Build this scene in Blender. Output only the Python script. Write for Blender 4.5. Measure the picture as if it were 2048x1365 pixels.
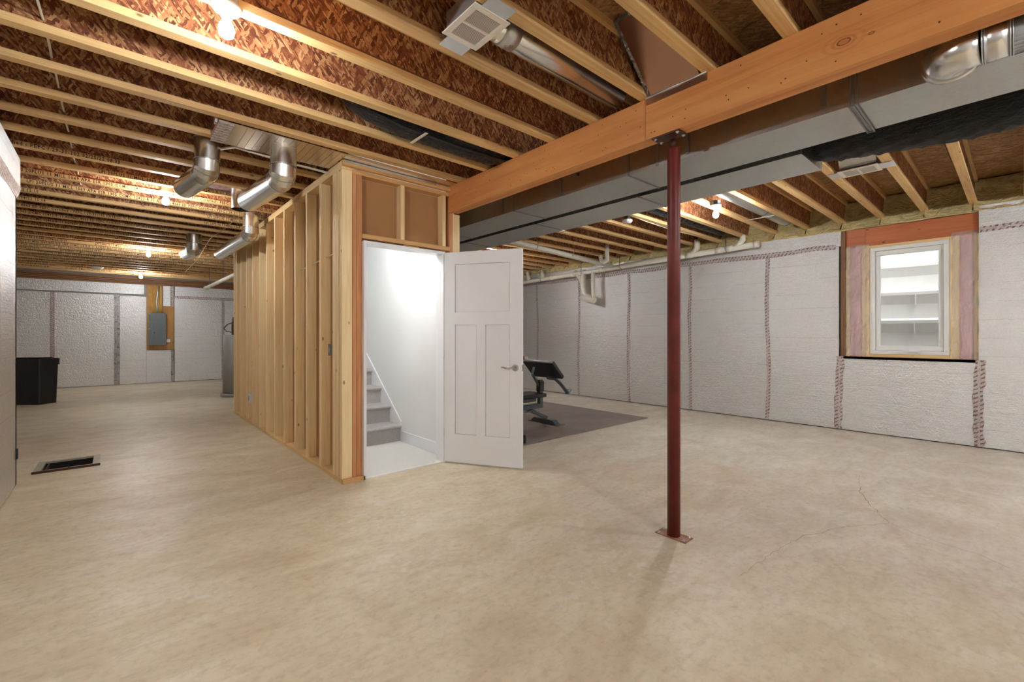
import bpy, bmesh, math, random
from mathutils import Vector, Matrix
random.seed(7)
S = bpy.context.scene
for o in list(bpy.data.objects): bpy.data.objects.remove(o, do_unlink=True)
# ---------------------------------------------------------------- camera
FPX, CX, CY, H = 898.0, 1024.0, 671.0, 1.235
AL = math.radians(41.48)
cam_d = bpy.data.cameras.new('camera'); cam = bpy.data.objects.new('camera', cam_d)
S.collection.objects.link(cam); S.camera = cam
cam_d.sensor_width = 36; cam_d.lens = FPX/2048*36; cam_d.shift_y = -11.5/2048; cam_d.clip_start = .02
cam.location = (0, 0, H); cam.rotation_euler = (math.pi/2, 0, -AL)
# ---------------------------------------------------------------- world, lights, exposure
S.view_settings.view_transform = 'Standard'; S.view_settings.look = 'None'
S.view_settings.exposure = 2.68; S.view_settings.gamma = 1
W = bpy.data.worlds.new('world'); S.world = W; W.use_nodes = True
W.node_tree.nodes['Background'].inputs[0].default_value = (.86, .93, 1, 1)
W.node_tree.nodes['Background'].inputs[1].default_value = .55
BULB_W = 62
LAMPS = [(.37, 2.33, 'bare bulb in a white porcelain holder, nearest lamp at the top of the picture', .62),
         (.385, 5.72, 'bare bulb lamp beside the nearest open elbow duct', .75),
         (.42, 9.69, 'bare bulb lamp over the back of the room, second from the far wall', .9),
         (.45, 13.5, 'smallest bare bulb lamp, close to the far foil wall above the electric panel', 1.0),
         (5.05, 2.26, 'bare bulb lamp beyond the sheet metal ducts, right of the steel column', 1.2),
         (5.05, 6.3, 'bare bulb lamp over the gym corner behind the white door', 1.2),
         (1.25, -1.9, 'added bare bulb fill lamp, unseen behind the viewer near the left wall', 2.9),  # unseen fill lamp, added to brighten the faces turned to the camera
         (5.05, -1.7, 'added bare bulb fill lamp, unseen behind the viewer on the window side', 3.0)]  # second added fill lamp, also out of view
C3 = S.collection
def lamp_light(name, loc, w, r=.035, col=(.89, .94, 1)):
    l = bpy.data.lights.new(name, 'POINT'); l.energy = w; l.shadow_soft_size = r; l.color = col
    o = bpy.data.objects.new(name, l); C3.objects.link(o); o.location = loc; return o
for x, y, lb, m in LAMPS: lamp_light('bulb_light', (x, y, 2.585), BULB_W*m)
lamp_light('stairwell_light', (1.98, 4.28, 2.5), 6.5, .05, (.89, .94, 1))
lamp_light('stairwell_light', (2.0, 6.6, 4.5), 5, .06, (.89, .94, 1))
# ---------------------------------------------------------------- pixel helpers (photo pixel -> point on a plane)
FW = Vector((math.sin(AL), math.cos(AL), 0)); RT = Vector((math.cos(AL), -math.sin(AL), 0))
C0 = Vector((0, 0, H))
def ray(u, v): return FW + RT*((u-CX)/FPX) + Vector((0, 0, (CY-v)/FPX))
def atz(u, v, z): d = ray(u, v); return C0 + d*((z-H)/d.z)
def atx(u, v, x): d = ray(u, v); return C0 + d*(x/d.x)
def aty(u, v, y): d = ray(u, v); return C0 + d*(y/d.y)
# ---------------------------------------------------------------- materials
class NT:
    def __init__(s, name, rough=.6, metal=0, spec=.5):
        s.m = bpy.data.materials.new(name); s.m.use_nodes = True; s.t = s.m.node_tree; s.N = s.t.nodes; s.L = s.t.links
        s.b = s.N['Principled BSDF']; s.b.inputs['Roughness'].default_value = rough
        s.b.inputs['Metallic'].default_value = metal; s.b.inputs['Specular IOR Level'].default_value = spec
    def n(s, ty, **k):
        x = s.N.new(ty)
        for a, b in k.items():
            if hasattr(x, a): setattr(x, a, b)
        return x
    def l(s, a, b): s.L.new(a, b)
    def coord(s, rnd=False):
        c = s.n('ShaderNodeTexCoord').outputs['Object']
        if not rnd: return c
        oi = s.n('ShaderNodeObjectInfo'); mu = s.n('ShaderNodeVectorMath', operation='SCALE')
        cb = s.n('ShaderNodeCombineXYZ')
        for i in range(3): s.l(oi.outputs['Random'], cb.inputs[i])
        s.l(cb.outputs[0], mu.inputs[0]); mu.inputs['Scale'].default_value = 37
        ad = s.n('ShaderNodeVectorMath', operation='ADD'); s.l(c, ad.inputs[0]); s.l(mu.outputs[0], ad.inputs[1])
        return ad.outputs[0]
    def mapp(s, v, sc=(1, 1, 1), rot=(0, 0, 0), loc=(0, 0, 0)):
        m = s.n('ShaderNodeMapping'); s.l(v, m.inputs[0]); m.inputs['Scale'].default_value = sc
        m.inputs['Rotation'].default_value = rot; m.inputs['Location'].default_value = loc; return m.outputs[0]
    def noise(s, v, sc=5, det=4, ro=.55, dist=0):
        n = s.n('ShaderNodeTexNoise'); s.l(v, n.inputs['Vector']); n.inputs['Scale'].default_value = sc
        n.inputs['Detail'].default_value = det; n.inputs['Roughness'].default_value = ro; n.inputs['Distortion'].default_value = dist
        return n.outputs['Fac']
    def vor(s, v, sc=5, feat='F1', out='Color', dims='3D'):
        n = s.n('ShaderNodeTexVoronoi', feature=feat, voronoi_dimensions=dims); s.l(v, n.inputs['Vector']); n.inputs['Scale'].default_value = sc
        return n.outputs[out]
    def ramp(s, f, stops, interp='LINEAR'):
        r = s.n('ShaderNodeValToRGB'); s.l(f, r.inputs[0]); e = r.color_ramp.elements; r.color_ramp.interpolation = interp
        while len(e) < len(stops): e.new(.5)
        for i, (p, c) in enumerate(stops):
            e[i].position = p; e[i].color = (*c, 1) if isinstance(c, tuple) else (c, c, c, 1)
        return r.outputs[0]
    def mix(s, f, a, b, bt='MIX'):
        m = s.n('ShaderNodeMix', data_type='RGBA', blend_type=bt)
        def put(x, i):
            if isinstance(x, (int, float)): m.inputs[i].default_value = x if i == 0 else (x, x, x, 1)
            elif isinstance(x, tuple): m.inputs[i].default_value = (*x, 1)
            else: s.l(x, m.inputs[i])
        put(f, 0); put(a, 6); put(b, 7); return m.outputs[2]
    def math(s, op, a, b=0.):
        m = s.n('ShaderNodeMath', operation=op)
        for i, x in enumerate((a, b)):
            if isinstance(x, (int, float)): m.inputs[i].default_value = x
            else: s.l(x, m.inputs[i])
        return m.outputs[0]
    def bump(s, h, st=.3, d=.01):
        b = s.n('ShaderNodeBump'); s.l(h, b.inputs['Height']); b.inputs['Strength'].default_value = st; b.inputs['Distance'].default_value = d
        s.l(b.outputs[0], s.b.inputs['Normal'])
    def col(s, c):
        if isinstance(c, tuple): s.b.inputs['Base Color'].default_value = (*c, 1)
        else: s.l(c, s.b.inputs['Base Color'])
def srgb(r, g, b):
    f = lambda v: (v/255/12.92) if v/255 <= .04045 else ((v/255+.055)/1.055)**2.4
    return (f(r), f(g), f(b))
def plain(name, c, rough=.5, metal=0, var=.06, sc=8, spec=.5, bump=0):
    t = NT(name, rough, metal, spec); v = t.coord(True); n = t.noise(v, sc, 4)
    t.col(t.ramp(n, [(.3, tuple(x*(1-var) for x in c)), (.7, tuple(min(1, x*(1+var)) for x in c))]))
    if bump: t.bump(t.noise(v, 60, 3), bump, .003)
    return t.m
def wood(name, axis, dark, light, knots=True, rough=.62, grain=1., blotch=.3, bcol=None):
    t = NT(name, rough, 0, .3); v = t.coord(True)
    st = [26., 26., 26.]; st[axis] = 1.1
    g1 = t.noise(t.mapp(v, tuple(st)), 1.6*grain, 5, .62, .6)
    st2 = [120., 120., 120.]; st2[axis] = 4
    g2 = t.noise(t.mapp(v, tuple(st2)), 1., 2, .5)
    f = t.math('ADD', t.math('MULTIPLY', g1, .75), t.math('MULTIPLY', g2, .25))
    c = t.ramp(f, [(.32, dark), (.48, tuple((a+b)/2*1.04 for a, b in zip(dark, light))), (.66, light)])
    st3 = [3.5]*3; st3[axis] = .9
    bl = t.noise(t.mapp(v, tuple(st3)), 1, 3, .6)
    c = t.mix(t.ramp(bl, [(.42, 0.), (.72, blotch)]), c, bcol or tuple(x*.62 for x in dark))
    oi = t.n('ShaderNodeObjectInfo')
    c = t.mix(t.math('MULTIPLY', oi.outputs['Random'], .28), c, tuple(min(1, x*1.25) for x in light))
    if knots:
        ks = [9.]*3; ks[axis] = 4.5
        kd = t.vor(t.mapp(v, tuple(ks)), 1, 'F1', 'Distance')
        c = t.mix(t.ramp(kd, [(.045, .85), (.10, 0.)]), c, tuple(x*.22 for x in dark))
    t.col(c); t.bump(f, .12, .004); return t.m
def osb(name, plane, stops, rough=.6, scl=1.):
    t = NT(name, rough, 0, .35); v = t.coord(True)
    sp = t.n('ShaderNodeSeparateXYZ'); t.l(v, sp.inputs[0]); cb = t.n('ShaderNodeCombineXYZ')
    t.l(sp.outputs[plane[0]], cb.inputs[0]); t.l(sp.outputs[plane[1]], cb.inputs[1])
    nz = t.n('ShaderNodeTexNoise'); t.l(cb.outputs[0], nz.inputs['Vector']); nz.inputs['Scale'].default_value = 70; nz.inputs['Detail'].default_value = 3
    sub = t.n('ShaderNodeVectorMath', operation='SUBTRACT'); t.l(nz.outputs['Color'], sub.inputs[0]); sub.inputs[1].default_value = (.5, .5, .5)
    sc = t.n('ShaderNodeVectorMath', operation='SCALE'); t.l(sub.outputs[0], sc.inputs[0]); sc.inputs['Scale'].default_value = .006
    ad = t.n('ShaderNodeVectorMath', operation='ADD'); t.l(cb.outputs[0], ad.inputs[0]); t.l(sc.outputs[0], ad.inputs[1]); P = ad.outputs[0]
    layers = []
    for i, (a, q) in enumerate(((80, 1.), (25, 1.5), (-62, .9), (112, 1.6), (52, 2.0))):
        rt_ = t.mapp(P, (1, 1, 1), (0, 0, math.radians(a))); mp = t.mapp(rt_, (13*scl*q, 56*scl*q, 1), (0, 0, 0), (i*3.3, i*7.1, 0))
        rr = t.n('ShaderNodeSeparateColor'); t.l(t.vor(mp, 1, 'F1', 'Color', '2D'), rr.inputs[0])
        gr = t.noise(t.mapp(rt_, (14, 300, 1)), 1, 3, .65)
        layers.append(t.math('ADD', t.math('MULTIPLY', rr.outputs[0], .62), t.math('MULTIPLY', gr, .40)))
        layers.append(rr.outputs[1])
    f = layers[0]
    for i in (1, 2, 3, 4):
        msk = t.math('GREATER_THAN', layers[2*i+1], .6); m = t.n('ShaderNodeMix', data_type='FLOAT')
        t.l(msk, m.inputs[0]); t.l(f, m.inputs[2]); t.l(layers[2*i], m.inputs[3]); f = m.outputs[0]
    big = t.noise(P, 2.2, 2); f = t.math('ADD', f, t.math('MULTIPLY', t.math('SUBTRACT', big, .5), .3))
    c = t.ramp(f, stops); t.col(c); t.bump(f, .5, .003); return t.m
LWX, LWY = srgb(196, 150, 92), srgb(232, 198, 140)
M = {}
M['stud'] = wood('stud_wood', 2, srgb(228, 190, 134), srgb(248, 224, 178), blotch=.12)
M['stud_dark'] = wood('header_wood_red', 2, srgb(176, 110, 66), srgb(214, 158, 110), False)
M['plate_x'] = wood('plate_wood_x', 0, srgb(176, 124, 74), srgb(218, 176, 120), blotch=.35)
M['plate_y'] = wood('plate_wood_y', 1, srgb(208, 164, 106), srgb(238, 206, 152))
M['flange'] = wood('joist_flange_wood', 0, srgb(198, 150, 92), srgb(236, 200, 142), blotch=.35, bcol=srgb(120, 62, 36))
M['flange_gray'] = wood('joist_flange_wood_grey', 0, srgb(165, 140, 112), srgb(214, 196, 170), blotch=.35, bcol=srgb(120, 80, 55))
M['beam'] = wood('beam_lvl_wood', 1, srgb(196, 122, 66), srgb(222, 160, 98), False, .5, .35, .4, srgb(180, 92, 44))
def beam_knots(m, pts):
    t = NT.__new__(NT); t.m = m; t.t = m.node_tree; t.N = t.t.nodes; t.L = t.t.links; t.b = t.N['Principled BSDF']
    src = t.b.inputs['Base Color'].links[0].from_socket; v = t.n('ShaderNodeTexCoord').outputs['Object']
    for (y, z, r) in pts:
        nz = t.noise(v, 9, 3, .6); mp = t.mapp(v, (0, .55, 1), (0, 0, 0), (0, -y*.55, -z))
        ln = t.n('ShaderNodeVectorMath', operation='LENGTH'); t.l(mp, ln.inputs[0])
        d = t.math('ADD', ln.outputs['Value'], t.math('MULTIPLY', t.math('SUBTRACT', nz, .5), r*.5))
        rg = t.math('SINE', t.math('MULTIPLY', d, 330)); fade = t.ramp(t.math('MULTIPLY', d, 1/(r*4)), [(.15, 1.), (1., 0.)])
        src = t.mix(t.math('MULTIPLY', t.math('MULTIPLY', t.math('GREATER_THAN', rg, .25), fade), .4), src, srgb(150, 74, 34))
        src = t.mix(t.ramp(t.math('MULTIPLY', d, 1/r), [(.55, 0.), (.75, .75), (.95, .75), (1., 0.)]), src, srgb(96, 44, 22))
    t.L.new(src, t.b.inputs['Base Color'])
_k1 = atx(1687, 84, 2.465); _k2 = atx(1743, 66, 2.465)
beam_knots(M['beam'], [(_k1.y, _k1.z, .016), (_k2.y, _k2.z, .006)])
M['header'] = wood('header_lvl_wood', 1, srgb(164, 88, 54), srgb(196, 120, 78), True, .5, .4, .3)
M['ledge'] = wood('weathered_sill_wood', 1, srgb(105, 80, 58), srgb(165, 138, 104), True)
M['buck'] = wood('window_buck_wood', 2, srgb(92, 62, 42), srgb(140, 104, 74), True)
M['web'] = osb('osb_web', (0, 2), [(.12, srgb(78, 38, 24)), (.34, srgb(124, 70, 44)), (.5, srgb(154, 94, 60)), (.66, srgb(182, 128, 84)), (.88, srgb(218, 178, 130))])
M['subfloor'] = osb('osb_subfloor', (0, 1), [(.15, srgb(122, 84, 50)), (.5, srgb(164, 122, 78)), (.85, srgb(196, 158, 110))], scl=.8)
M['joist_strip'] = wood('joist_strip_wood', 0, srgb(104, 66, 40), srgb(150, 104, 66))
M['plywood'] = wood('plywood', 2, srgb(150, 104, 56), srgb(190, 146, 88), True, .6, .3)
def foil(name, c=.80, rough=.38, crk=.5, metal=.9, pit=150):
    t = NT(name, rough, metal, .5); v = t.coord(True)
    n1 = t.noise(v, pit, 3, .7, .2); n2 = t.noise(v, 7, 4, .62, 1.6); n3 = t.vor(v, 14, 'DISTANCE_TO_EDGE', 'Distance')
    st = t.noise(t.mapp(v, (1.5, 1.5, 30)), 2.2, 3, .6, .4)
    h = t.math('ADD', t.math('MULTIPLY', n1, .45), t.math('MULTIPLY', n2, 1.1)); h = t.math('ADD', h, t.math('MULTIPLY', t.ramp(n3, [(0, 0.), (.09, .25)]), crk)); h = t.math('ADD', h, t.math('MULTIPLY', st, .5))
    ll = t.n('ShaderNodeSeparateXYZ'); t.l(t.n('ShaderNodeTexCoord').outputs['Object'], ll.inputs[0])
    wob = t.math('MULTIPLY', t.math('SUBTRACT', n2, .5), .03)
    fr = t.math('FRACT', t.math('MULTIPLY', t.math('ADD', ll.outputs[2], wob), 1/.2)); ln = t.math('LESS_THAN', fr, .035)
    brk = t.ramp(t.noise(t.mapp(v, (1, 1, 9)), 1.6, 2), [(.45, 0.), (.55, 1.)]); ln = t.math('MULTIPLY', ln, brk)
    h = t.math('SUBTRACT', h, t.math('MULTIPLY', ln, .5))
    base = t.mix(t.ramp(n1, [(.38, .35), (.52, 0.)]), (c, c, c*.985), (c*.6, c*.6, c*.59)); base = t.mix(t.ramp(st, [(.5, 0.), (.7, .18)]), base, (.95, .95, .95)); base = t.mix(t.math('MULTIPLY', ln, .35), base, (c*.5, c*.5, c*.48))
    t.col(base); t.bump(h, .75, .014)
    t.l(t.ramp(n2, [(.3, rough-.1), (.7, rough+.12)]), t.b.inputs['Roughness']); return t.m
M['foil'] = foil('foil_face')
M['foil_far'] = foil('foil_face_wrinkled', .80, .42, 1.3, .8, 90)
def tape(name, along, c1=srgb(136, 82, 76), c2=(.66, .61, .59), amt=.5, cross=None):
    t = NT(name, .36, .55); tc = t.n('ShaderNodeTexCoord'); v = tc.outputs['Object']
    sp = t.n('ShaderNodeSeparateXYZ'); t.l(v, sp.inputs[0]); a = sp.outputs[along]; b = t.math('ADD', sp.outputs[1], sp.outputs[0]) if along == 2 else sp.outputs[2]
    n = t.noise(t.mapp(v, (40, 40, 40)), 1, 3)
    f1 = t.math('FRACT', t.math('ADD', t.math('ADD', t.math('MULTIPLY', a, 21), t.math('MULTIPLY', b, 12)), t.math('MULTIPLY', n, .8)))
    g = t.math('MULTIPLY', t.math('GREATER_THAN', f1, .62+.3*(1-amt)), .8)
    if cross is not None:
        gs = t.n('ShaderNodeSeparateXYZ'); t.l(tc.outputs['Generated'], gs.inputs[0])
        e = t.math('ABSOLUTE', t.math('SUBTRACT', gs.outputs[cross], .5)); wob = t.math('MULTIPLY', t.math('SUBTRACT', t.noise(v, 6, 2), .5), .3)
        e = t.math('ADD', e, wob); g = t.math('MULTIPLY', g, t.math('GREATER_THAN', e, .10))
        edge = t.math('MULTIPLY', t.math('GREATER_THAN', e, .44), .7); g = t.math('MAXIMUM', g, edge)
    crk = t.noise(v, 30, 4, .7, 2)
    c = t.mix(g, c2, c1); c = t.mix(t.ramp(crk, [(.52, 0.), (.6, .5)]), c, srgb(104, 66, 60)); c = t.mix(t.ramp(crk, [(.3, .5), (.4, 0.)]), c, (.85, .83, .82))
    t.col(c); t.bump(crk, .8, .02); return t.m
M['tape_v'] = tape('seam_tape_vertical', 2, amt=.95, cross=1); M['tape_vx'] = tape('seam_tape_vertical_x', 2, amt=.95, cross=0)
M['tape_h'] = tape('seam_tape_horizontal', 1, amt=.95, cross=2)
M['tape_px'] = tape('printed_foil_tape', 1, srgb(176, 50, 60), (.72, .70, .66), .35)
M['tape_g'] = foil('foil_tape_grey', .42, .3, 2.2, .8)
M['tape_hx'] = tape('seam_tape_horizontal_x', 0, amt=.95, cross=2)
def sheet(name, c=(.66, .66, .64), rough=.22, sp=True, metal=1., bs=.22):
    t = NT(name, rough, metal); v = t.coord(True)
    n = t.noise(v, 1.3, 0, .5, 0); sg = t.vor(v, 55, 'F1', 'Color')
    s2 = t.n('ShaderNodeSeparateColor'); t.l(sg, s2.inputs[0])
    t.col(t.mix(t.math('MULTIPLY', s2.outputs[0], .25 if sp else .05), c, tuple(x*.75 for x in c)))
    t.bump(n, bs, .02); return t.m
M['duct'] = sheet('galvanized_duct', (.58, .585, .56), .3)
M['pipe_metal'] = sheet('galvanized_pipe', (.76, .76, .74), .24, False, bs=.05)
M['panning'] = sheet('foil_panning', (.74, .64, .52), .26, False)
M['bubble'] = sheet('foil_bubble', (.42, .25, .18), .3, False)
M['steel_bright'] = plain('zinc_steel', (.62, .63, .63), .35, .9)
M['strap'] = plain('strap_steel', (.30, .30, .29), .4, .8)
M['chrome'] = plain('satin_nickel', (.50, .49, .47), .22, 1)
M['white'] = plain('white_paint', srgb(238, 238, 240), .42, 0, .012, 3)
M['white_wall'] = plain('white_wall_paint', srgb(232, 232, 230), .6, 0, .01, 3)
M['white_plastic'] = plain('white_plastic', srgb(228, 228, 224), .4, 0, .02)
M['register'] = plain('register_enamel', srgb(226, 218, 205), .38, 0, .02)
M['register_in'] = plain('register_slot_shade', srgb(120, 110, 98), .5, 0, .02)
M['porcelain'] = plain('porcelain', srgb(240, 238, 232), .3, 0, .01)
M['black'] = plain('black_plastic', srgb(24, 24, 26), .42, 0, .2)
M['black_rub'] = plain('black_vinyl', srgb(30, 31, 33), .36, 0, .15, 20, .5, .2)
M['gunmetal'] = plain('grey_powder_steel', srgb(84, 90, 94), .4, .4, .1)
M['dark'] = plain('cavity_shade', srgb(30, 24, 20), .8, 0, .3)  # near-black colour that paints the shade inside openings
M['pvc'] = plain('pvc_pipe', srgb(222, 216, 200), .38, 0, .05)
M['cable'] = plain('white_cable', srgb(224, 216, 196), .5)
M['cable_y'] = plain('yellow_cable', srgb(196, 152, 76), .55, 0, .25)
M['paper'] = plain('drywall_back_paper', srgb(176, 130, 84), .8, 0, .05, 2)
M['panel'] = plain('panel_grey_paint', srgb(98, 106, 108), .42, .1, .05)
M['tank'] = plain('tank_grey', srgb(148, 146, 140), .5, 0, .04)
M['redpipe'] = plain('red_tubing', srgb(130, 40, 34), .4)
M['mat'] = plain('rubber_mat', srgb(128, 116, 108), .5, 0, .22, 2.2, .4, .3)
M['concrete_wall'] = plain('concrete_wall', srgb(150, 146, 138), .9)
M['screen'] = plain('dark_print', srgb(40, 26, 16), .8, 0, .1)
M['redprint'] = plain('red_print', srgb(176, 44, 60), .6)
M['nail'] = plain('nail_rust', srgb(60, 36, 26), .6)
M['insul'] = plain('pink_insulation', srgb(228, 184, 188), .95, 0, .16, 14, .1, .8)
M['insul_b'] = plain('pink_insulation_plain', srgb(228, 184, 188), .95, 0, .16, 14, .1, .8)
t = NT('poly_film', .16, 0, 1.); t.col((.95, .93, .92)); t.b.inputs['Alpha'].default_value = .32
v = t.coord(True); h = t.noise(t.mapp(v, (6, 9, 3), (.6, .3, .2)), 2.2, 4, .7, 2.5); t.bump(h, 1., .05); M['poly'] = t.m
t = NT('window_glass', .02, 0, .5); t.b.inputs['Transmission Weight'].default_value = 1; t.b.inputs['IOR'].default_value = 1.02; t.col((1, 1, 1)); M['glass'] = t.m
t = NT('bulb_glass', .3); t.b.inputs['Emission Color'].default_value = (1, .95, .86, 1); t.b.inputs['Emission Strength'].default_value = 22; t.col((1, 1, 1)); M['bulb'] = t.m
t = NT('diffuser_glow', .3); t.b.inputs['Emission Color'].default_value = (1, .97, .93, 1); t.b.inputs['Emission Strength'].default_value = 8; t.col((1, 1, 1)); M['glow'] = t.m
t = NT('spray_foam', .7, 0, .3); v = t.coord(True); n = t.noise(t.mapp(v, (1, 1, 1.6)), 9, 4, .6, 1.2)
t.col(t.ramp(n, [(.3, srgb(196, 172, 112)), (.7, srgb(234, 218, 164))])); t.bump(n, .9, .05); M['foam'] = t.m
t = NT('red_primer', .42, 0, .5); v = t.coord(); n = t.noise(v, 5, 5, .7); sc = t.noise(t.mapp(v, (14, 14, 14)), 4, 3, .6)
c = t.ramp(n, [(.3, srgb(88, 26, 22)), (.7, srgb(120, 42, 34))]); c = t.mix(t.ramp(sc, [(.68, 0.), (.74, .5)]), c, srgb(150, 90, 70)); t.col(c); M['primer'] = t.m
t = NT('rusty_plate', .6, .2, .4); n = t.noise(t.coord(), 22, 4, .6); t.col(t.ramp(n, [(.35, srgb(158, 88, 56)), (.65, srgb(176, 140, 116))])); M['rust'] = t.m
t = NT('rusty_steel', .5, .5, .4); n = t.noise(t.coord(), 18, 4, .6); t.col(t.ramp(n, [(.35, srgb(96, 50, 28)), (.65, srgb(74, 62, 56))])); M['rust_dark'] = t.m
t = NT('carpet_grey', .95, 0, .1); v = t.coord(); n = t.noise(v, 160, 3, .7); t.col(t.ramp(n, [(.3, srgb(176, 170, 166)), (.7, srgb(212, 208, 204))])); t.bump(n, .9, .01); M['carpet'] = t.m
t = NT('carpet_pale', .95, 0, .1); v = t.coord(); n = t.noise(v, 140, 3, .7); t.col(t.ramp(n, [(.3, srgb(206, 204, 198)), (.7, srgb(224, 222, 216))])); t.bump(n, .6, .006); M['carpet_pale'] = t.m
t = NT('flex_duct_black', .3, 0, .6); v = t.coord(); n = t.noise(t.mapp(v, (5, 22, 22)), 1.4, 4, .65, 1.5); t.col(srgb(24, 25, 28)); t.bump(n, 1., .05); M['flex'] = t.m
t = NT('flex_duct_black_b', .42, 0, .5); v = t.coord(); n = t.noise(t.mapp(v, (24, 6, 24)), 1.8, 4, .65, 1.); t.col(srgb(30, 31, 33)); t.bump(n, 1., .04); M['flex_b'] = t.m
# concrete floor
t = NT('concrete_floor', .5, 0, .45); v = t.coord()
big = t.noise(v, .45, 4, .55, .4); med = t.noise(t.mapp(v, (1, 1.6, 1), (0, 0, .5)), 2.2, 6, .62, .8); fin = t.noise(v, 24, 5, .65)
c = t.ramp(med, [(.3, srgb(204, 186, 154)), (.5, srgb(216, 201, 170)), (.72, srgb(226, 214, 190))])
sx = t.n('ShaderNodeSeparateXYZ'); t.l(v, sx.inputs[0])
gx = t.math('ADD', t.math('MULTIPLY', sx.outputs[0], .16), t.math('MULTIPLY', t.math('SUBTRACT', big, .5), 1.1))
c = t.mix(t.ramp(gx, [(.05, 0.), (.75, .8)]), c, t.ramp(med, [(.3, srgb(190, 180, 166)), (.7, srgb(214, 208, 198))]))
sw = t.noise(t.mapp(v, (1, 5, 1), (0, 0, -.35)), 1.3, 4, .6, 1.2); c = t.mix(t.ramp(sw, [(.5, 0.), (.68, .22)]), c, srgb(182, 156, 120))
fl = t.n('ShaderNodeSeparateColor'); t.l(t.vor(t.mapp(v, (1, 1, 1)), 34, 'F1', 'Color'), fl.inputs[0])
msk = t.math('MULTIPLY', t.ramp(t.noise(v, 1.1, 3), [(.45, 0.), (.65, 1.)]), t.ramp(fl.outputs[0], [(.7, 0.), (.85, .4)]))
c = t.mix(msk, c, srgb(222, 220, 210)); c = t.mix(t.ramp(t.noise(t.mapp(v, (1, 2.2, 1), (0, 0, .4)), 11, 5, .7), [(.36, .3), (.5, 0.)]), c, srgb(182, 164, 134)); c = t.mix(t.ramp(fin, [(.3, .3), (.5, 0.)]), c, srgb(150, 130, 100))
st = t.noise(t.mapp(v, (1, 1, 1), (0, 0, 0), (4, 9, 0)), .9, 3, .6); c = t.mix(t.ramp(st, [(.62, 0.), (.75, .35)]), c, srgb(190, 150, 104))
t.col(c); t.bump(t.math('ADD', fin, t.math('MULTIPLY', med, .6)), .22, .008)
t.l(t.ramp(med, [(.3, .5), (.7, .36)]), t.b.inputs['Roughness']); M['floor'] = t.m
# ---------------------------------------------------------------- mesh helpers
class MB:
    def __init__(s): s.b = bmesh.new(); s.mi = 0
    def box(s, x0, x1, y0, y1, z0, z1, bev=0):
        g = [s.b.verts.new(p) for p in ((x0,y0,z0),(x1,y0,z0),(x1,y1,z0),(x0,y1,z0),(x0,y0,z1),(x1,y0,z1),(x1,y1,z1),(x0,y1,z1))]
        fs = [s.b.faces.new([g[i] for i in q]) for q in ((0,3,2,1),(4,5,6,7),(0,1,5,4),(1,2,6,5),(2,3,7,6),(3,0,4,7))]
        for f in fs: f.material_index = s.mi
        if bev:
            es = list({e for f in fs for e in f.edges}); bmesh.ops.bevel(s.b, geom=es, offset=bev, segments=2, affect='EDGES', profile=.6)
        return s
    def poly(s, pts): s.b.faces.new([s.b.verts.new(p) for p in pts]).material_index = s.mi; return s
    def prism(s, pts, d):
        d = Vector(d); a = [s.b.verts.new(p) for p in pts]; c = [s.b.verts.new(Vector(p)+d) for p in pts]; n = len(pts)
        s.b.faces.new(a); s.b.faces.new(c[::-1])
        for i in range(n): s.b.faces.new((a[i], c[i], c[(i+1) % n], a[(i+1) % n]))
        return s
    def tube(s, path, r, seg=16, cap=True, rf=None, smooth=True):
        P = [Vector(p) for p in path]; rings = []; up = None
        for i, p in enumerate(P):
            if i == 0: d = P[1]-P[0]
            elif i == len(P)-1: d = P[-1]-P[-2]
            else: d = (P[i+1]-p).normalized() + (p-P[i-1]).normalized()
            d.normalize()
            if up is None: up = Vector((0, 0, 1)) if abs(d.z) < .9 else Vector((1, 0, 0))
            x = d.cross(up).normalized(); y = x.cross(d).normalized(); up = y
            k = 1.
            if 0 < i < len(P)-1:
                cs = (P[i+1]-p).normalized().dot((p-P[i-1]).normalized()); k = 1/max(.5, math.sqrt((1+cs)/2))
            rr = (r[i] if isinstance(r, (list, tuple)) else r)
            rg = []
            bend = None
            if k > 1.001: bend = ((P[i+1]-p).normalized() - (p-P[i-1]).normalized()).normalized()
            for j in range(seg):
                a = 2*math.pi*j/seg; q = (x*math.cos(a)+y*math.sin(a))*(rr*(rf(i, j) if rf else 1))
                if bend is not None: q = q + bend*(q.dot(bend)*(k-1))
                rg.append(s.b.verts.new(p+q))
            rings.append(rg)
        for a, c in zip(rings, rings[1:]):
            for j in range(seg):
                f = s.b.faces.new((a[j], a[(j+1) % seg], c[(j+1) % seg], c[j])); f.smooth = smooth; f.material_index = s.mi
        if cap: s.b.faces.new(rings[0][::-1]); s.b.faces.new(rings[-1])
        return s
    def lathe(s, prof, c=(0, 0, 0), seg=24, axis='z'):
        rings = []
        for r, z in prof:
            rg = []
            for j in range(seg):
                a = 2*math.pi*j/seg; q = Vector((r*math.cos(a), r*math.sin(a), z))
                if axis == 'x': q = Vector((q.z, q.x, q.y))
                if axis == 'y': q = Vector((q.x, q.z, q.y))
                rg.append(s.b.verts.new(q+Vector(c)))
            rings.append(rg)
        for a, b in zip(rings, rings[1:]):
            for j in range(seg):
                f = s.b.faces.new((a[j], a[(j+1) % seg], b[(j+1) % seg], b[j])); f.smooth = True; f.material_index = s.mi
        for rg in (rings[0][::-1], rings[-1]):
            try: s.b.faces.new(rg)
            except Exception: pass
        return s
    def build(s, name, mat, parent=None, xf=None):
        bmesh.ops.remove_doubles(s.b, verts=s.b.verts, dist=1e-6)
        bmesh.ops.recalc_face_normals(s.b, faces=s.b.faces)
        me = bpy.data.meshes.new(name); s.b.to_mesh(me); s.b.free()
        return link(name, me, mat, parent, xf)
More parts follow.
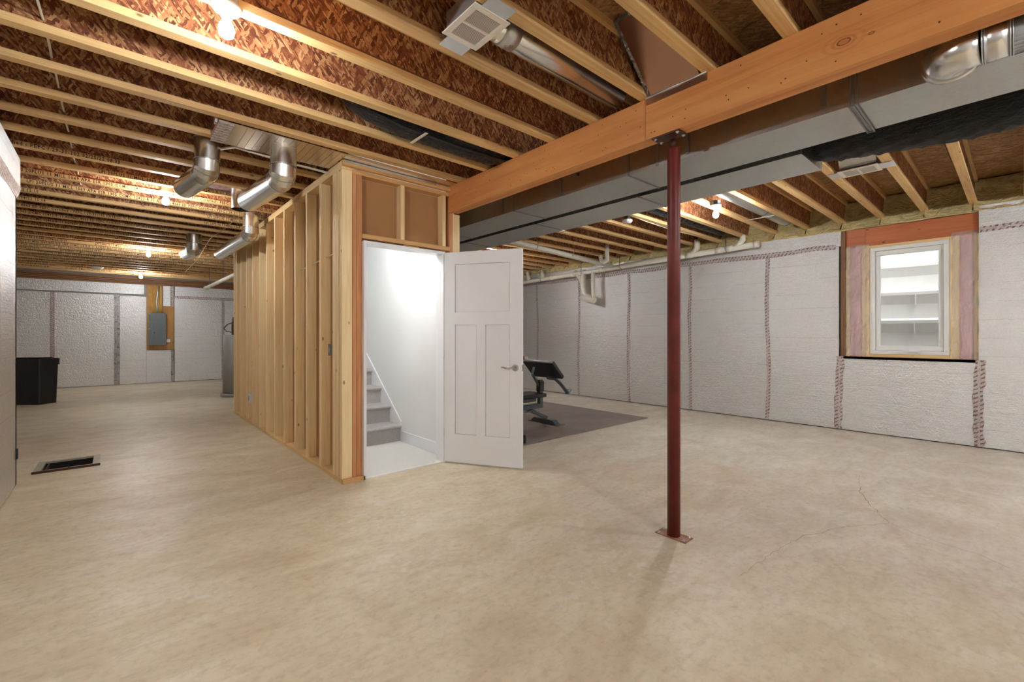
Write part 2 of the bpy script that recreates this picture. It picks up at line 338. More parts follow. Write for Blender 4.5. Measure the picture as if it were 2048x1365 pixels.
def link(name, me, mat=None, parent=None, xf=None):
    if mat is not None:
        me.materials.clear()
        for m in (mat if isinstance(mat, (list, tuple)) else [mat]): me.materials.append(m)
    o = bpy.data.objects.new(name, me); C3.objects.link(o)
    if parent is not None:
        o.parent = parent
        b = parent.get('_b')
        base = Vector(b) if b else Vector((0, 0, 0))
        if xf is None:
            w = world_loc(parent); o.location = -w
        else: o.location = xf
    return o
def world_loc(o):
    v = o.location.copy()
    while o.parent: o = o.parent; v += o.location
    return v
def thing(name, label, cat, loc=(0, 0, 0), group=None):
    o = bpy.data.objects.new(name, None); C3.objects.link(o); o.location = loc; o.empty_display_size = .1
    o['label'] = label; o['category'] = cat
    if group: o['group'] = group
    return o
def tag(o, label, cat, group=None):
    o['label'] = label; o['category'] = cat
    if group: o['group'] = group
    return o
def struct(o): o['kind'] = 'structure'; return o
def box(name, mat, p, *a, bev=0): return MB().box(*a, bev=bev).build(name, mat, p)
def text(name, body, size, mat, parent, mw, wscale=1.):
    cu = bpy.data.curves.new(name, 'FONT'); cu.body = body; cu.size = size; cu.resolution_u = 1; cu.fill_mode = 'FRONT'
    to = bpy.data.objects.new(name, cu); C3.objects.link(to)
    dg = bpy.context.evaluated_depsgraph_get(); dg.update()
    me = bpy.data.meshes.new_from_object(to.evaluated_get(dg)); bpy.data.objects.remove(to); me.name = name
    xs = [v.co.x for v in me.vertices]; w = max(xs)-min(xs) if xs else 1
    me.transform(Matrix.Diagonal((wscale, 1, 1, 1))); me.transform(mw)
    return link(name, me, mat, parent), w*wscale
def join_text(name, bodies, mat, parent):
    pass
def arc(p0, pc, p1, n=6):
    p0, pc, p1 = map(Vector, (p0, pc, p1)); return [(p0*(1-t)**2 + pc*2*t*(1-t) + p1*t*t) for t in [i/n for i in range(n+1)]]
def rotz(p, c, a): return (c[0]+(p[0]-c[0])*math.cos(a)-(p[1]-c[1])*math.sin(a), c[1]+(p[0]-c[0])*math.sin(a)+(p[1]-c[1])*math.cos(a), p[2])

# ================================================================ SETTING
RX, BY, NY = 7.1, 14.85, -3.2
# floor with a register opening
fx0, fx1, fy0, fy1 = -.50, -.16, 5.84, 6.20
m = MB(); xs = [-3.4, fx0, fx1, 7.5]; ys = [NY-.1, fy0, fy1, 15.4]
for i in range(3):
    for j in range(3):
        if i == 1 and j == 1: continue
        m.box(xs[i], xs[i+1], ys[j], ys[j+1], -.12, 0)
floor = struct(m.build('floor', M['floor']))
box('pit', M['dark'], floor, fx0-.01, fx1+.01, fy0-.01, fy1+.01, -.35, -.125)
MB().box(fx0+.0005, fx0+.004, fy0+.0005, fy1-.0005, -.124, -.001).box(fx1-.004, fx1-.0005, fy0+.0005, fy1-.0005, -.124, -.001).box(fx0+.004, fx1-.004, fy0+.0005, fy0+.004, -.124, -.001).box(fx0+.004, fx1-.004, fy1-.004, fy1-.0005, -.124, -.001).build('pit_shade_sheets', M['dark'], floor)  # dark sheets that put the shade of the opening into colour
def crack(pts, w):
    m = MB(); P = []
    for a, b in zip(pts, pts[1:]):
        a, b = Vector(a), Vector(b); n = max(2, int((b-a).length/.035))
        for i in range(n): P.append(a.lerp(b, i/n) + Vector((random.uniform(-1, 1), random.uniform(-1, 1), 0))*.009)
    P.append(Vector(pts[-1])); tot = len(P)
    L = []
    for i, p in enumerate(P):
        d = (P[min(i+1, tot-1)]-P[max(i-1, 0)]).normalized(); n = Vector((-d.y, d.x, 0)); ww = w*random.uniform(.4, 1.2)*(1-.7*abs(i/tot-.4))
        L.append((m.b.verts.new((p.x+n.x*ww, p.y+n.y*ww, .0006)), m.b.verts.new((p.x-n.x*ww, p.y-n.y*ww, .0006))))
    for a, b in zip(L, L[1:]): m.b.faces.new((a[0], a[1], b[1], b[0]))
    return m.build('crack', plain('crack_dark', srgb(132, 114, 92), .9), floor)
crack([(4.9, .94, 0), (4.39, .833, 0), (4.12, .723, 0), (3.81, .569, 0), (3.69, .36, 0), (3.65, .15, 0), (3.51, -.01, 0)], .0022)
crack([(3.81, .569, 0), (3.52, .745, 0), (3.14, .89, 0), (2.75, .93, 0), (2.4, .95, 0)], .0015)
# outer shells
wr = MB()  # right wall with window hole
WY0, WY1, WZ0, WZ1 = .30, 1.505, .965, 2.592
wr.box(RX+.055, RX+.30, NY, WY0, -.1, 2.62); wr.box(RX+.055, RX+.30, WY1+.045, BY+.3, -.1, 2.62)
wr.box(RX+.055, RX+.30, WY0, WY1+.045, -.1, WZ0-.04)
wr.box(RX+.30, RX+.36, NY, WY0, 2.5, 3.05); wr.box(RX+.30, RX+.36, WY0, BY+.3, 2.55, 3.05)
wall_right = struct(wr.build('wall_right', M['concrete_wall']))
wall_left = struct(MB().box(-1.0, -.67, NY, 5.44, 0, 2.69).box(-3.4, -.67, 5.25, 5.44, 0, 2.69).build('wall_left', M['concrete_wall']))
wall_far_left = struct(MB().box(-3.4, -3.2, NY, 15.4, 0, 3.02).build('wall_far_left', M['foil_far']))
wall_back = struct(MB().box(-3.4, 7.5, BY+.06, BY+.3, 0, 2.7).box(-3.4, 7.5, BY+.2, BY+.3, 2.7, 3.02).build('wall_back', M['concrete_wall']))
wall_front = struct(MB().box(-3.4, 7.5, NY-.1, NY, 0, 3.02).build('wall_front', M['foil']))
for i_, (za, zb, dy) in enumerate(((2.532, 2.562, .02), (2.57, 2.60, .045), (2.61, 2.64, .03), (2.65, 2.698, .055))): box('joist_line_strip', M['joist_strip'], wall_back, -3.2, 7.1, BY-dy, BY+.05, za, zb)  # added strips imitating the dense lines of the farthest joists
# ---- right wall boards and tapes
TY = [-.92, .289, 1.568, 2.428, 3.601, 4.784, 5.965, 7.167, 8.36, 9.55, 10.75, 11.95, 13.15, 14.3]
def board(x, y0, y1, z0, z1, p, mat='foil'): return box('insulation_board', M[mat], p, x, x+.05, y0+.002, y1-.002, z0, z1)
edges = [NY, -2.1] + TY + [BY]
for a, b in zip(edges, edges[1:]):
    if abs(a-.289) < 1e-3:
        board(RX, WY0-.01, WY1+.06, .012, .962, wall_right); continue
    board(RX, a, b if b != .289 else WY0, .012, 2.395, wall_right)
for a, b in ((NY, -1.5), (-1.5, WY0), (1.545, 3.98), (3.98, 6.42), (6.42, 8.86), (8.86, 11.3), (11.3, BY)):
    board(RX, a, b, 2.40, 2.61 if b > 1 else 2.655, wall_right)
def wavy(name, mat, p, pts, w, d, axis):
    # tape strip along pts (2D list in wall plane) thickness d
    m = MB(); L = []
    n = len(pts)
    for i, (a, b) in enumerate(pts):
        ww = w*random.uniform(.85, 1.1)
        L.append((a, b, ww))
    vs = []
    for a, b, ww in L:
        if axis == 'v': q = ((RX-d, a-ww, b), (RX-d-.002, a, b), (RX-d, a+ww, b), )
        else: q = ((RX-d, a, b-ww), (RX-d-.002, a, b), (RX-d, a, b+ww))
        vs.append([m.b.verts.new(x) for x in q])
    for r0, r1 in zip(vs, vs[1:]):
        for k in (0, 1): m.b.faces.new((r0[k], r0[k+1], r1[k+1], r1[k])).smooth = True
    return m.build(name, mat, p)
for y in TY:
    z1 = .96 if abs(y-.289) < .01 or abs(y-1.568) < .01 else 2.40
    w = .027 if z1 > 1 else .042
    wavy('seam_tape', M['tape_v'], wall_right, [(y+random.uniform(-.008, .008)+.012*math.sin(z*3+y), z) for z in [.01+i*(z1-.01)/14 for i in range(15)]], w, .004, 'v')
for a, b in ((NY, WY0-.01), (1.60, BY)):
    n = int((b-a)/.25)+2
    wavy('seam_tape', M['tape_h'], wall_right, [(a+(b-a)*i/n, 2.398+random.uniform(-.01, .01)) for i in range(n+1)], .034, .006, 'h')
# ---- back wall boards
def bboard(x0, x1, z0, z1, m='foil_far'): return box('insulation_board', M[m], wall_back, x0+.003, x1-.003, BY, BY+.05, z0, z1)
for a, b in ((-3.2, -2.3), (-2.3, -1.09), (-1.09, .027)): bboard(a, b, .01, 2.24)
bboard(.027, .605, .01, 2.22); bboard(.605, 1.15, .01, .845); bboard(1.18, 2.28, .01, 2.22); bboard(2.28, 3.5, .01, 2.22); bboard(3.5, 4.7, .01, 2.22); bboard(4.7, 7.1, .01, 2.22)
bboard(-3.2, -.5, 2.275, 2.53); bboard(-.5, .56, 2.275, 2.53); bboard(.935, 1.10, 2.0, 2.53); bboard(1.19, 3.6, 2.275, 2.53); bboard(3.6, 7.1, 2.275, 2.53)
def btape(x0, x1, z0, z1, mat): return box('seam_tape', mat, wall_back, x0, x1, BY-.006, BY-.001, z0, z1)
btape(-1.125, -1.055, .02, 2.24, M['tape_vx']); btape(-.02, .09, .02, 2.24, M['tape_g']); btape(1.105, 1.165, .02, .85, M['tape_g'])
btape(1.105, 1.175, 1.98, 2.53, M['tape_vx']); btape(2.245, 2.31, .02, 2.22, M['tape_vx']); btape(1.17, 3.4, 2.215, 2.28, M['tape_hx'])
btape(3.47, 3.53, .02, 2.22, M['tape_vx']); btape(4.67, 4.73, .02, 2.22, M['tape_vx'])
# ---- left wall boards
for a, b in ((NY, -1.2), (-1.2, 0), (0, 1.2), (1.2, 2.4), (2.4, 3.6), (3.6, 4.8), (4.8, 5.49)):
    box('insulation_board', M['foil'], wall_left, -.665, -.610, a+.0015, b-.0015, .006, 2.39)
for a, b in ((NY, .3), (.3, 2.7), (2.7, 5.10), (5.10, 5.49)):
    box('insulation_board', M['foil'], wall_left, -.665, -.588, a+.0015, b-.0015, 2.44, 2.69)
m = MB(); n = 40; vs = []
for i in range(n+1):
    y = NY+(5.49-NY)*i/n; vs.append([m.b.verts.new(q) for q in ((-.607, y, 2.375+random.uniform(-.012, .012)), (-.596, y, 2.405+random.uniform(-.01, .01)), (-.584, y, 2.45+random.uniform(-.006, .006)))])
for r0, r1 in zip(vs, vs[1:]):
    for k in (0, 1): m.b.faces.new((r0[k], r0[k+1], r1[k+1], r1[k]))
m.build('seam_tape', tape('ledge_tape', 1, srgb(150, 90, 70), (.62, .52, .46), .5), wall_left)
box('foil_return', M['foil'], wall_left, -.98, -.610, 5.442, 5.49, .006, 2.39)
# ================================================================ CEILING
ceiling = struct(MB().box(-3.4, 1.5, NY, 15.4, 3.025, 3.06).box(1.5, 2.5, NY, 3.7, 3.025, 3.06).box(1.5, 2.5, 8.3, 15.4, 3.025, 3.06).box(2.5, 7.6, NY, 15.4, 3.025, 3.06).build('ceiling', M['subfloor']))
JK0, JK1 = -14, 29
def jy(k): return 2.7435+.4*k
def joist_parts(x0, x1):
    b = MB().box(x0, x1, -.0315, .0315, 2.70, 2.738).build('bottom_flange', M['flange'])
    w = MB().box(x0, x1, -.0055, .0055, 2.738, 2.962).build('floor_joist', M['web'])
    t = MB().box(x0, x1, -.0315, .0315, 2.962, 3.0).build('top_flange', M['flange'])
    return w, b, t
protos = {}
def joist(x0, x1, k):
    key = (x0, x1)
    if key not in protos:
        w, b, t = joist_parts(x0, x1); protos[key] = (w.data, b.data, t.data)
        for o in (w, b, t): bpy.data.objects.remove(o)
    md = protos[key]; w = bpy.data.objects.new('floor_joist', md[0]); C3.objects.link(w); w.parent = ceiling; w.location = (0, jy(k), 0)
    for nm, me in (('bottom_flange', md[1]), ('top_flange', md[2])):
        c = bpy.data.objects.new(nm, me); C3.objects.link(c); c.parent = w
    return w
JR = 7.36
joists = {}
for k in range(JK0, JK1+1):
    y = jy(k)
    if 3.85 < y < 8.25:
        joists[k] = joist(-3.15, 1.495, k); joist(2.50, JR, k)
    elif k <= -5: joists[k] = joist(-.66, 2.515, k); joist(2.515, JR, k)
    else: joists[k] = joist(-3.15, JR, k)
# subfloor sheets (long edge along y)
sx = -3.4; i = 0
while sx < 7.4:
    yy = NY - (i % 2)*1.22
    while yy < 15.3:
        a, b, c, d = sx+.002, min(sx+1.218, 7.35), max(yy+.002, NY), min(yy+2.438, 15.3)
        if d > c and not (a > 1.2 and b < 2.9 and c > 3.5 and d < 8.6):
            if b > 1.5 and a < 2.5 and d > 3.72 and c < 8.28:   # trimmed round the stair opening
                for (q0, q1) in ((c, min(d, 3.72)), (max(c, 8.28), d)):
                    if q1-q0 > .05: box('subfloor_panel', M['subfloor'], ceiling, a, b, q0, q1, 3.0, 3.022)
                if a < 1.5: box('subfloor_panel', M['subfloor'], ceiling, a, 1.5, max(c, 3.72), min(d, 8.28), 3.0, 3.022)
                if b > 2.5: box('subfloor_panel', M['subfloor'], ceiling, 2.5, b, max(c, 3.72), min(d, 8.28), 3.0, 3.022)
            else: box('subfloor_panel', M['subfloor'], ceiling, a, b, c, d, 3.0, 3.022)
        yy += 2.44
    sx += 1.22; i += 1
# ink stamps on the flanges facing the camera
FULL = 'LPI 20PLUS 11 MILL 1069 APA ESR 1305 CCMC 12412-R 11 AS/NZS 4063 ED PEFC Certified - PEFC / 29-31-102 %s'
def stamp_mesh(body):
    cu = bpy.data.curves.new('stamp', 'FONT'); cu.body = body; cu.size = .043; cu.resolution_u = 1; cu.space_character = 1.18; cu.offset = .0009
    to = bpy.data.objects.new('stamp', cu); C3.objects.link(to); dg = bpy.context.evaluated_depsgraph_get(); dg.update()
    me = bpy.data.meshes.new_from_object(to.evaluated_get(dg)); bpy.data.objects.remove(to)
    me.transform(Matrix.Diagonal((.76, 1, 1, 1))); xs = [v.co.x for v in me.vertices]; w = max(xs)
    me.materials.clear(); me.materials.append(M['screen']); return me, w
STW = {}
def stamp(k, xa, date, xe=None, body=None):
    """print starting at xa on joist k (or ending at xe)"""
    key = body or date
    if key not in STW: STW[key] = stamp_mesh(body or FULL % date)
    me, w = STW[key]
    sc = 1.
    x = xa if xe is None else xe-w*sc
    o = bpy.data.objects.new('ink_stamp', me); C3.objects.link(o); o.parent = joists[k]
    o.rotation_euler = (math.pi/2, 0, 0); o.location = (x, -.0321, 2.7045)
    return x+w
D = ['02/25/22 08:33', '03/08/22 15:10', '03/08/22 15:08', '03/08/22 15:16']
def ux(u, v, k): return aty(u, v, jy(k)-.0315).x
stamp(6, 0, D[0], xe=ux(240, 325, 6)); stamp(7, ux(197, 342, 7), D[1]); stamp(8, ux(30, 342, 8), D[1]); stamp(9, ux(53, 368, 9), D[1])
stamp(10, 0, D[1], xe=ux(77, 392, 10)); stamp(10, ux(415, 433, 10), D[2]); stamp(11, 0, D[2], xe=ux(91, 405, 11)); stamp(11, ux(409, 448, 11), D[1])
stamp(12, 0, D[3], xe=ux(262, 442, 12)); stamp(13, 0, D[3], xe=ux(348, 466, 13)); stamp(14, 0, D[3], xe=ux(338, 476, 14)); stamp(15, 0, D[1], xe=ux(275, 478, 15))
stamp(16, ux(231, 482, 16), D[1]); stamp(17, 0, D[2], xe=ux(330, 496, 17)); stamp(18, 0, D[1], xe=ux(134, 487, 18)); stamp(18, ux(190, 500, 18), D[2])
for k in range(19, 29): e = stamp(k, -2.2-random.random()*1.5, D[k % 4]); stamp(k, e+.25, D[(k+1) % 4])
# spray foam wedges between joist ends on the right wall
def foam(y0, y1, seed):
    rnd = random.Random(seed); m = MB(); nx, ny = 7, 8; g = []
    prof = [(-.012, 2.60), (.03, 2.66), (.10, 2.73), (.16, 2.80), (.19, 2.87), (.21, 2.93), (.20, 2.985), (.26, 3.0)]
    for i in range(len(prof)):
        r = []
        for j in range(ny+1):
            t = j/ny; e = (2*t-1)**4*.035
            px, pz = prof[i]; r.append(m.b.verts.new((RX+px-e+rnd.uniform(-.012, .012), y0+(y1-y0)*t, pz+rnd.uniform(-.008, .008)*(0 if i in (len(prof)-1,) else 1))))
        g.append(r)
    for a, b in zip(g, g[1:]):
        for j in range(ny): m.b.faces.new((a[j], a[j+1], b[j+1], b[j])).smooth = True
    return m.build('spray_foam', M['foam'], wall_right)
for k in range(-9, 14): foam(jy(k)+.007, jy(k+1)-.007, k)
m = MB()
for i in range(60):   # bead of foam along the top of the boards
    y = 1.55-i*.03+0
    if y < .3: break
m.b.free()
m = MB(); P = []; rr = []
for i in range(120):
    y = .31+i*.11
    P.append((RX+.01, y, 2.607+random.uniform(-.004, .006))); rr.append(random.uniform(.010, .02))
m.tube(P, rr, 8); m.build('foam_bead', M['foam'], wall_right)
# ================================================================ WINDOW
win = struct(bpy.data.objects.new('window_1', None)); C3.objects.link(win); win.location = (RX+.08, .9, WZ0)
FXX = RX+.045   # plane of the framing faces
box('header_beam', M['header'], win, FXX, FXX+.10, WY0, 1.30, 2.365, WZ1); box('header_beam', M['header'], win, FXX, FXX+.10, 1.303, WY1-.0, 2.365, WZ1)
box('buck_board', M['buck'], win, RX+.002, RX+.10, WY1, WY1+.04, WZ0-.02, WZ1); box('buck_board', M['ledge'], win, RX+.0, RX+.16, WY0, WY1+.04, WZ0-.035, WZ0)
box('buck_board', M['stud'], win, FXX, FXX+.09, WY0, WY0+.035, WZ0, 2.365)
box('framing_stud', M['stud'], win, FXX, FXX+.09, 1.466, WY1, WZ0, 2.365)
for a in (1.258, 1.298): box('framing_stud', M['stud'], win, FXX, FXX+.09, a, a+.036, WZ0, 2.365)
for a in (.455, .493): box('framing_stud', M['stud'], win, FXX, FXX+.09, a, a+.036, WZ0, 2.365)
box('framing_stud', M['plate_y'], win, FXX, FXX+.09, .53, 1.257, 2.335, 2.364)
box('framing_stud', M['plate_y'], win, FXX, FXX+.09, .53, 1.257, WZ0, 1.0)
def puffy(y0, y1, z0, z1, seed):
    rnd = random.Random(seed); m = MB(); ny, nz = 6, 26; g = []
    for i in range(nz+1):
        r = []
        for j in range(ny+1):
            a, b = j/ny, i/nz; bul = .028*math.sin(math.pi*a)**.6 if 0 < j < ny else 0
            r.append(m.b.verts.new((FXX+.03-bul+rnd.uniform(-.004, .004), y0+(y1-y0)*a, z0+(z1-z0)*b)))
        g.append(r)
    for a, b in zip(g, g[1:]):
        for j in range(ny): m.b.faces.new((a[j], a[j+1], b[j+1], b[j])).smooth = True
    return m.build('insulation_batt', M['insul'], win)
puffy(1.335, 1.465, WZ0, 2.364, 1); puffy(.336, .454, WZ0, 2.364, 2)
def film(y0, y1, z0, z1, seed):
    rnd = random.Random(seed); m = MB(); ny, nz = 16, 70; g = []
    for i in range(nz+1):
        r = []
        for j in range(ny+1):
            a, b = j/ny, i/nz
            w = .010*abs(math.sin((a*1.6+b*9)*3.4+seed))+.006*math.sin((a*5+b*14)*3+2*seed)*math.sin(b*11+seed)+rnd.uniform(-.001, .001)
            r.append(m.b.verts.new((FXX-.026+w*.9, y0+(y1-y0)*a+.004*math.sin(b*30+seed), z0+(z1-z0)*b)))
        g.append(r)
    for a, b in zip(g, g[1:]):
        for j in range(ny): m.b.faces.new((a[j], a[j+1], b[j+1], b[j])).smooth = True
    return m.build('plastic_film', M['poly'], win)
film(1.262, WY1-.005, WZ0+.01, 2.385, 1); film(WY0+.005, .515, WZ0+.01, 2.40, 4)
# frame, sash and glass
wy0, wy1, wz0, wz1 = .531, 1.256, 1.002, 2.334
m = MB()
for (a, b, c, d) in ((wy0, wy1, wz0, wz0+.045), (wy0, wy1, wz1-.045, wz1), (wy0, wy0+.05, wz0+.045, wz1-.045), (wy1-.05, wy1, wz0+.045, wz1-.045)): m.box(FXX+.005, FXX+.12, a, b, c, d, bev=.004)
m.build('window_frame', M['white_plastic'], win)
m = MB(); a0, a1, b0, b1 = wy0+.052, wy1-.052, wz0+.047, wz1-.047
for (a, b, c, d) in ((a0, a1, b0, b0+.055), (a0, a1, b1-.055, b1), (a0, a0+.045, b0+.055, b1-.055), (a1-.045, a1, b0+.055, b1-.055)): m.box(FXX+.035, FXX+.085, a, b, c, d, bev=.005)
sash = m.build('window_sash', M['white_plastic'], win)
box('glass_pane', M['glass'], sash, FXX+.055, FXX+.060, a0+.04, a1-.04, b0+.05, b1-.05)
cr = MB().box(FXX-.012, FXX+.006, .80, .885, wz0+.02, wz0+.05, bev=.004).box(FXX-.03, FXX-.012, .775, .90, wz0+.035, wz0+.048, bev=.003).build('crank_handle', M['white_plastic'], win)
box('latch', M['white_plastic'], win, FXX+.02, FXX+.036, a0-.004, a0+.012, 1.95, 2.08, bev=.002)
# moulded window well outside
well = thing('window_well', 'white moulded window well with stepped ledges seen outside the window glass', 'window well', (8.4, .9, 0))
prof = []
zz = 0.55
segs = [(0.0, .55)]
X0 = 8.15
pts = [(X0-.0, .3)]
for i in range(4):
    zb = 1.02+i*.40
    pts += [(X0+.10*i, zb-.15), (X0+.10*i-.05, zb-.02), (X0+.10*i-.05, zb+.02), (X0+.10*i+.10, zb+.055)]
pts += [(X0+.42, 3.0)]
def wellcurve(y): return -.32*((y-.9)/1.0)**2
m = MB(); g = []
for (x, z) in pts:
    r = []
    for j in range(17):
        y = -.35+2.5*j/16; r.append(m.b.verts.new((x+wellcurve(y), y, z)))
    g.append(r)
for a, b in zip(g, g[1:]):
    for j in range(16): m.b.faces.new((a[j], a[j+1], b[j+1], b[j]))
m.build('well_wall', M['white_plastic'], well)
for i in range(3):
    zb = 1.02+i*.40
    for y in (.35, .62, .66, .95):
        box('rib', M['white_plastic'], well, X0+.10*i-.06, X0+.10*i+.02, y, y+.012, zb-.16, zb-.02)
wg = struct(MB().box(RX+.37, 9.5, -2, 4, .2, .3).build('ground', plain('gravel', srgb(190, 186, 178), .9)))
sun = bpy.data.lights.new('sky_portal_sun', 'SUN'); sun.energy = .55; sun.angle = .6; so = bpy.data.objects.new('sky_sun', sun); C3.objects.link(so); so.rotation_euler = (math.radians(18), math.radians(-24), 0)

# ================================================================ STAIR ENCLOSURE
SWX = 1.41
sw = thing('stud_wall', 'unfinished pine stud wall round the staircase with brown drywall paper between studs', 'stud wall', (SWX, 3.74, 0))
box('bottom_plate', M['plate_y'], sw, SWX, SWX+.089, 3.731, 8.27, .0, .038); 
box('top_plate', M['plate_y'], sw, SWX, SWX+.089, 3.731, 8.27, 2.625, 2.690)
for i, y in enumerate([8.232, 8.058, 7.70, 7.31, 6.935, 6.56, 6.18, 5.80, 5.415, 5.00, 4.63, 4.238, 3.905, 3.862, 3.815]):
    box('stud', M['stud'], sw, SWX+random.uniform(-.002, .003), SWX+.089, y, y+.038, .0385, 2.624)
box('stud', M['stud'], sw, SWX+.004, SWX+.089, 3.735, 3.773, .0385, 2.624)
# front (door side) framing, plane y=3.735
box('bottom_plate', M['plate_x'], sw, SWX+.0, 1.60, 3.70, 3.7305, .0, .036)
box('top_plate', M['plate_x'], sw, SWX+.09, 2.515, 3.735, 3.824, 2.605, 2.64); box('top_plate', M['plate_x'], sw, SWX+.0, 2.515, 3.70, 3.7305, 2.645, 2.685)
box('king_stud', M['stud_dark'], sw, 1.502, 1.536, 3.735, 3.824, .001, 2.604); box('king_stud', M['stud_dark'], sw, 1.539, 1.585, 3.735, 3.824, .001, 2.604)
box('door_header', M['plate_x'], sw, 1.586, 2.475, 3.728, 3.800, 2.068, 2.106)
box('cripple_stud', M['stud'], sw, 1.95, 1.988, 3.735, 3.820, 2.107, 2.604); box('cripple_stud', M['stud'], sw, 2.395, 2.433, 3.735, 3.82, 2.107, 2.604)
box('shim', M['plate_x'], sw, 1.98, 2.14, 3.74, 3.80, 2.050, 2.066)
box('king_stud', M['stud_dark'], sw, 2.476, 2.514, 3.733, 3.824, .001, 2.604)
box('beam_post', M['stud'], sw, 2.516, 2.60, 3.738, 3.827, .001, 2.443)
# thin foil tape along top of the door wall
box('foil_tape', M['pipe_metal'], sw, SWX+.01, 2.30, 3.694, 3.699, 2.668, 2.688)
dw = MB()
dw.mi = 0; dw.box(SWX+.090, SWX+.096, 3.83, 8.25, .02, 4.9)
dw.box(1.587, 2.47, 3.826, 3.832, 2.055, 2.603); paper = dw.build('drywall_back', M['paper'], sw)
M2 = MB().box(SWX+.097, SWX+.104, 3.83, 8.25, .02, 4.9).box(2.49, 2.50, 3.83, 8.25, .02, 4.9).box(1.51, 2.49, 3.833, 3.84, 2.04, 4.9).box(1.51, 2.49, 8.25, 8.26, 0, 4.9).box(1.51, 2.49, 3.83, 8.25, 4.9, 4.92).box(1.51, 2.49, 3.84, 4.75, 2.56, 2.58)
wst = struct(M2.build('wall_stairwell', M['white_wall']))
box('outer_sheathing', M['paper'], wst, 2.503, 2.515, 3.83, 8.25, .02, 2.69)
box('stud', M['stud'], sw, 2.604, 2.64, 3.9, 3.99, .001, 2.69)
for y in (4.3, 4.7, 5.1, 5.5, 5.9, 6.3, 6.7, 7.1, 7.5, 7.9): box('stud', M['stud'], sw, 2.516, 2.60, y, y+.038, .001, 2.69)
cl = MB().lathe([(.12, 0), (.125, -.02), (.10, -.05), (.04, -.065), (.002, -.068)], (1.98, 4.28, 2.56), 24).build('stairwell_ceiling_lamp', M['glow'])
tag(cl, 'flush dome lamp over the stair landing inside the white stairwell', 'lamp')
# skirt board and baseboard (white)
bb = MB().prism([(2.478, 3.86, .003), (2.478, 4.745, .003), (2.478, 4.745, .128), (2.478, 3.86, .128)], (.012, 0, 0)).build('baseboard_stairwell', M['white']); struct(bb)
slope = .83
st = thing('staircase', 'grey carpeted stairs with white skirt board climbing behind the doorway', 'staircase', (2.0, 4.76, 0))
zt = lambda y: .225+(y-4.73)*(1.062-.229)/(5.775-4.731)
MB().prism([(2.476, 4.745, .003), (2.476, 8.24, zt(8.24)-.45), (2.476, 8.24, zt(8.24)), (2.476, 4.745, zt(4.745))], (.0135, 0, 0)).build('skirt_board', M['white'], st)
rise, run = .2, .258
for i in range(13):
    y = 4.76+i*run; z = rise*(i+1)
    m = MB(); pr = [(y, rise*i-.0), (y, z-.045), (y-.012, z-.045), (y-.028, z-.036), (y-.034, z-.02), (y-.028, z-.006), (y-.012, z), (y+run, z), (y+run, rise*i)]
    m.prism([(1.517, a, b) for a, b in pr], (.957, 0, 0)); m.build('carpet_step', M['carpet'], st)
lf = MB().box(1.613, 2.475, 3.72, 4.757, .0015, .010).build('landing_carpet', M['carpet_pale']); tag(lf, 'pale carpet on the landing inside the doorway at the foot of the stairs', 'carpet')
# ---- door
door = struct(bpy.data.objects.new('door_1', None)); C3.objects.link(door); door.location = (2.385, 3.70, 0)
box('door_jamb', M['white'], door, 1.588, 1.612, 3.70, 3.835, .0, 2.045); box('door_jamb', M['white'], door, 2.383, 2.405, 3.70, 3.835, .0, 2.045)
box('door_jamb', M['white'], door, 1.612, 2.383, 3.70, 3.835, 2.022, 2.045)
box('door_stop', M['white'], door, 1.6125, 1.624, 3.765, 3.80, .012, 2.01); box('threshold', M['white_plastic'], door, 1.613, 2.382, 3.701, 3.719, .0, .012)
hx, hy = 2.392, 3.694; ex, ey = 2.792, 3.014
dv = Vector((ex-hx, ey-hy, 0)); DL = .785; dv.normalize(); nv = Vector((dv.y, -dv.x, 0))  # nv: towards viewer side
if nv.dot(Vector((-1, -1, 0))) < 0: nv = -nv
def dpt(a, b, z): q = Vector((hx, hy, 0))+dv*a+nv*b; return Vector((q.x, q.y, z))
def dbox(m, a0, a1, b0, b1, z0, z1, bev=0):
    n0 = len(m.b.verts); m.box(a0, a1, b0, b1, z0, z1, bev); m.b.verts.ensure_lookup_table()
    for v in list(m.b.verts)[n0:] if not bev else [v for v in m.b.verts if not v.tag]:
        c = v.co.copy(); v.co = dpt(c.x, c.y, c.z); v.tag = True
    for v in m.b.verts: v.tag = True
T = .035; z0, z1 = .014, 2.034
# stile/rail grid derived from the photo: recessed panels
st_w = .105; pl, pr_ = st_w+.005, DL-.118; midl, midr = .335, .425
zb_, zl_, zu0, zu1 = .285, 1.335, 1.455, 1.915
m = MB()
for a0, a1, c0, c1 in ((0, pl, z0, z1), (pr_, DL, z0, z1), (pl, pr_, z0, zb_), (pl, pr_, zl_, zu0), (pl, pr_, zu1, z1), (midl, midr, zb_, zl_)): dbox(m, a0, a1, -T, 0, c0, c1)
leaf = m.build('door_leaf', M['white'], door)
for a0, a1, c0, c1 in ((pl, midl, zb_, zl_), (midr, pr_, zb_, zl_), (pl, pr_, zu0, zu1)):
    m = MB(); dbox(m, a0-.004, a1+.004, -T+.018, -.018, c0-.004, c1+.004); dbox(m, a0+.0045, a1-.0045, -.018, -.009, c0+.0045, c1-.0045)
    e = .008
    m.build('door_panel', M['white'], leaf)
